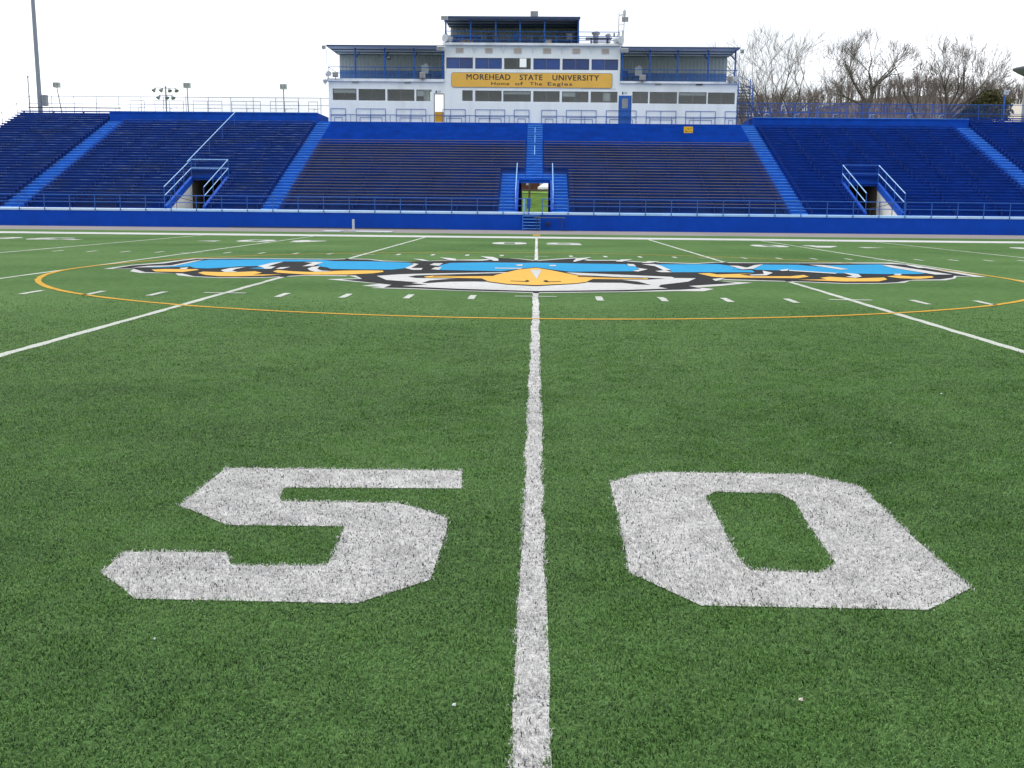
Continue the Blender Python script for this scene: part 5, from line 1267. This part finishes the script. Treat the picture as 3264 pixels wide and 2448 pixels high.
def grow(p, d, L, r, depth, trunk, twigs, rnd, up=.10, spread=.55, kids=(2, 3), curve=.16):
    """one limb as a few bent pieces, then its children"""
    n = 5 if depth > 2 else 3
    out = trunk if r > .07 else twigs
    pts = [p]
    for i in range(n):
        d = (d+Vector((rnd.uniform(-curve, curve), rnd.uniform(-curve, curve), rnd.uniform(-curve*.6, curve*.6)+up*.4))).normalized()
        q = p+d*(L/n); r2 = max(.012, r*(1-.42/n))
        out.append((tuple(p), tuple(q), r, r2)); p, r = q, r2
        pts.append((p, d, r))
    if depth <= 0:
        for i in range(rnd.randint(2, 4)):       # end spray of fine twigs
            ax = Vector((rnd.gauss(0, 1), rnd.gauss(0, 1), rnd.gauss(0, .6))).normalized()
            e = p+(d+ax*.55+Vector((0, 0, .15))).normalized()*rnd.uniform(.5, 1.3)
            out = twigs; out.append((tuple(p), tuple(e), .011, .008))
        return
    k = rnd.randint(*kids)
    for i in range(k):
        ax = Vector((rnd.gauss(0, 1), rnd.gauss(0, 1), rnd.gauss(0, .6))).normalized()
        dd = (d+ax*spread*rnd.uniform(.6, 1.2)+Vector((0, 0, up))).normalized()
        grow(p, dd, L*rnd.uniform(.62, .86), r*rnd.uniform(.55, .80), depth-1, trunk, twigs, rnd, up, spread, kids, curve)
    for pp, d0, rr in pts[2:-1]:
        if rnd.random() < .7:
            ax = Vector((rnd.gauss(0, 1), rnd.gauss(0, 1), rnd.gauss(0, .5))).normalized()
            grow(pp, (d0+ax*.9).normalized(), L*rnd.uniform(.35, .6), rr*rnd.uniform(.3, .5), depth-2 if depth > 1 else 0, trunk, twigs, rnd, up, spread, kids, curve)
def bare_tree(loc, limbs, label, seed, depth=5, up=.12, spread=.5, mm=None):
    """limbs: (start height, direction, length, radius)"""
    t = thing('bare_tree', loc, label, 'tree', 'bare trees behind the right stand')
    rnd = random.Random(seed); tr, tw = [], []
    B0 = Vector(loc)
    for h, d, L, r in limbs:
        if isinstance(h, tuple): s = B0+Vector(h)
        else: s = B0+Vector((0, 0, h))
        grow(s, Vector(d).normalized(), L, r, depth, tr, tw, rnd, up, spread)
    return t, tr, tw
def finish(t, tr, tw, mm=M_twig):
    V, F = tubes_np(tr, 6); mesh_np('trunk', V, F, M_bark, t)
    V, F = tubes_np(tw, 3); mesh_np('crown', V, F, mm, t)
def seg_trunk(tr, p, q, r0, r1, n=6, wob=.1, seed=0):
    rnd = random.Random(seed); p, q = Vector(p), Vector(q); a = p
    for i in range(1, n+1):
        c = p+(q-p)*i/n+Vector((rnd.uniform(-wob, wob), rnd.uniform(-wob, wob), 0))*(i < n)
        tr.append((tuple(a), tuple(c), r0+(r1-r0)*(i-1)/n, r0+(r1-r0)*i/n)); a = c
# many-stemmed tree beside the press box
t, tr, tw = bare_tree((25.0, 120, 0), [((-.5, 0, 6), (-.16, .05, 1), 4.2, .24), ((.1, .2, 6), (.02, -.05, 1), 4.6, .26), ((.5, 0, 6.5), (.22, .1, 1), 4.2, .24), ((-.9, 0, 7), (-.55, 0, 1), 3.8, .18), ((.8, .3, 8), (.75, 0, .75), 3.6, .17), ((-.2, -.4, 8), (-.3, -.4, 1), 3.6, .18), ((-.7, .3, 7), (-.85, .2, .9), 3.6, .15), ((.6, -.3, 7.5), (.9, -.2, .55), 3.4, .14)], 'spreading many-stemmed bare tree right beside the press box', 11, depth=4, up=.08, spread=.62)
for i, (x, y) in enumerate(((-.5, 0), (.1, .2), (.5, 0), (-.9, 0), (.8, .3), (-.2, -.4))): seg_trunk(tr, (25+x*.5, 120+y, -.2), (25+x, 120+y, 6+(i > 2)*1.5), .34, .22, seed=i)
finish(t, tr, tw)
# dark forked tree
t, tr, tw = bare_tree((33.4, 118, 0), [((-.1, 0, 12.2), (-.75, .1, 1), 2.2, .19), ((.35, 0, 12.2), (.35, .05, 1), 2.1, .24), ((.75, 0, 13.6), (.95, -.05, .9), 1.8, .15), ((-.2, 0, 11.8), (-1, 0, .30), 1.9, .16), ((.5, 0, 13.2), (.02, .3, 1), 1.9, .15), ((-.8, 0, 13.2), (-.45, .2, 1), 1.7, .12)], 'dark forked bare tree with a crooked low limb, tallest behind the right stand', 23, depth=4, up=.08, spread=.6)
seg_trunk(tr, (33.4, 118, -.2), (33.3, 118, 11.4), .5, .40, seed=3); seg_trunk(tr, (33.3, 118, 11.3), (33.2, 118, 12.3), .38, .26, 3, .03, 4); seg_trunk(tr, (33.35, 118, 11.3), (33.8, 118, 12.3), .38, .28, 3, .03, 5)
finish(t, tr, tw, mat('dark_twigs', (.19, .165, .155), .9, .1, var=.3))
# thin leaning tree
t, tr, tw = bare_tree((40.4, 121, 0), [((-.9, 0, 11), (-.48, 0, 1), 2.9, .13), ((-.7, 0, 11.5), (.05, .1, 1), 1.8, .09), ((-.3, 0, 10), (.3, 0, 1), 1.8, .08)], 'thin bare tree leaning left between the forked tree and the fan tree', 31, depth=3, up=.1, spread=.5)
seg_trunk(tr, (40.4, 121, -.2), (39.5, 121, 11), .28, .15, seed=6); finish(t, tr, tw)
# fan-shaped tree leaning right
t, tr, tw = bare_tree((41.9, 119, 0), [((.0, 0, 11.2), (.10, 0, 1), 2.4, .18), ((.2, 0, 11.0), (.50, .1, 1), 2.6, .20), ((.4, 0, 10.8), (.95, 0, .75), 2.7, .19), ((.4, .3, 10.4), (1.0, .2, .42), 2.6, .16), ((-.3, 0, 10.8), (-.35, 0, 1), 1.8, .12), ((.2, .3, 11.5), (.75, .4, 1), 2.3, .15)], 'fan-shaped bare tree leaning right behind the far right stand', 47, depth=4, up=.09, spread=.50)
seg_trunk(tr, (41.6, 119, -.2), (41.9, 119, 11.2), .42, .24, seed=8); seg_trunk(tr, (41.8, 119, -.2), (42.25, 119, 10.9), .36, .22, seed=9); finish(t, tr, tw)
t, tr, tw = bare_tree((46.5, 123, 0), [((0, 0, 10), (.35, 0, 1), 2.4, .14), ((.2, 0, 9.5), (.8, .2, .7), 2.4, .13), ((-.2, 0, 10), (.05, 0, 1), 2.1, .11)], 'paler bare tree at the far right behind the evergreen bush', 53, depth=4, up=.09, spread=.52)
seg_trunk(tr, (46.4, 123, -.2), (46.5, 123, 10), .3, .18, seed=10); finish(t, tr, tw)

# evergreen bushes: clumps of small leaf faces round a stem
def evergreen(loc, rx, rz, n, label, seed, mm):
    t = thing('evergreen_bush', loc, label, 'bush')
    rnd = np.random.default_rng(seed)
    MB().bar((loc[0], loc[1], 0), (loc[0], loc[1], loc[2]), .25, .1, 8).build('trunk', M_bark, t)
    cl = rnd.normal(0, 1, (60, 3)); cl /= np.linalg.norm(cl, axis=1, keepdims=True); cl *= rnd.uniform(.45, 1, (60, 1))
    c = cl[rnd.integers(0, 60, n)]+rnd.normal(0, .13, (n, 3))
    c = c*np.array([rx, rx*.8, rz])+np.array(loc)
    a = rnd.normal(0, 1, (n, 3)); a /= np.linalg.norm(a, axis=1, keepdims=True); bb = np.cross(a, rnd.normal(0, 1, (n, 3))); bb /= np.linalg.norm(bb, axis=1, keepdims=True)
    s = rnd.uniform(.06, .15, (n, 1))
    V = np.stack([c-a*s-bb*s*.5, c+a*s-bb*s*.5, c+a*s+bb*s*.5, c-a*s+bb*s*.5], 1).reshape(-1, 3)
    F = np.arange(4*n).reshape(-1, 4)
    mesh_np('crown', V, F, mm, t)
M_ever = mat('olive_needles', (.105, .100, .045), .8, .15, var=.55, scale=1.2)
evergreen((46.0, 118, 11.6), 2.2, 1.8, 5500, 'olive green evergreen bush at the far right below the fan tree', 5, M_ever)
evergreen((44.0, 117, 10.6), 1.6, 1.3, 4500, 'lower dark evergreen bush left of the olive bush', 6, mat('dark_needles', (.045, .052, .020), .8, .15, var=.5, scale=1.2))

# the bare woodland on the slope reads as one mass
def far_tree(rnd, H):
    segs = []
    def g(p, d, L, r, dep):
        q = p+d*L; segs.append((tuple(p), tuple(q), r, r*.6))
        if dep:
            for i in range(3):
                dd = (d+Vector((rnd.gauss(0, .42), rnd.gauss(0, .42), rnd.gauss(.1, .2)))).normalized()
                g(p+d*L*rnd.uniform(.55, 1), dd, L*rnd.uniform(.5, .8), r*.55, dep-1)
    g(Vector((0, 0, -.5)), Vector((rnd.gauss(0, .05), rnd.gauss(0, .05), 1)).normalized(), H*.45, .11, 3)
    return tubes_np(segs, 3)
rnd = random.Random(99)
TPL = [far_tree(rnd, 1.0*rnd.uniform(7, 10)) for _ in range(10)]
VV, FF, off = [], [], 0
def put(x, y, z, s):
    global off
    V, F = TPL[rnd.randrange(10)]
    a = rnd.uniform(0, 6.28); ca, sa = math.cos(a), math.sin(a)
    W = np.stack([(V[:, 0]*ca-V[:, 1]*sa)*s+x, (V[:, 0]*sa+V[:, 1]*ca)*s+y, V[:, 2]*s+z], 1)
    VV.append(W); FF.append(F+off); off += len(V)
for _ in range(3600):
    y = 264-105*abs(rnd.random()**1.5); x = rnd.uniform(.05, .56)*y if y > 150 else rnd.uniform(10, 80)
    put(x, y, hill_z(x, y), rnd.uniform(.4, .85))
for _ in range(420):
    y = rnd.uniform(128, 152); x = rnd.uniform(.14, .50)*y
    put(x, y, -.3 if y < 150 else hill_z(x, y), rnd.uniform(.8, 1.25))
o = mesh_np('woodland', np.concatenate(VV), np.concatenate(FF), M_wood_far)
o['kind'] = 'stuff'
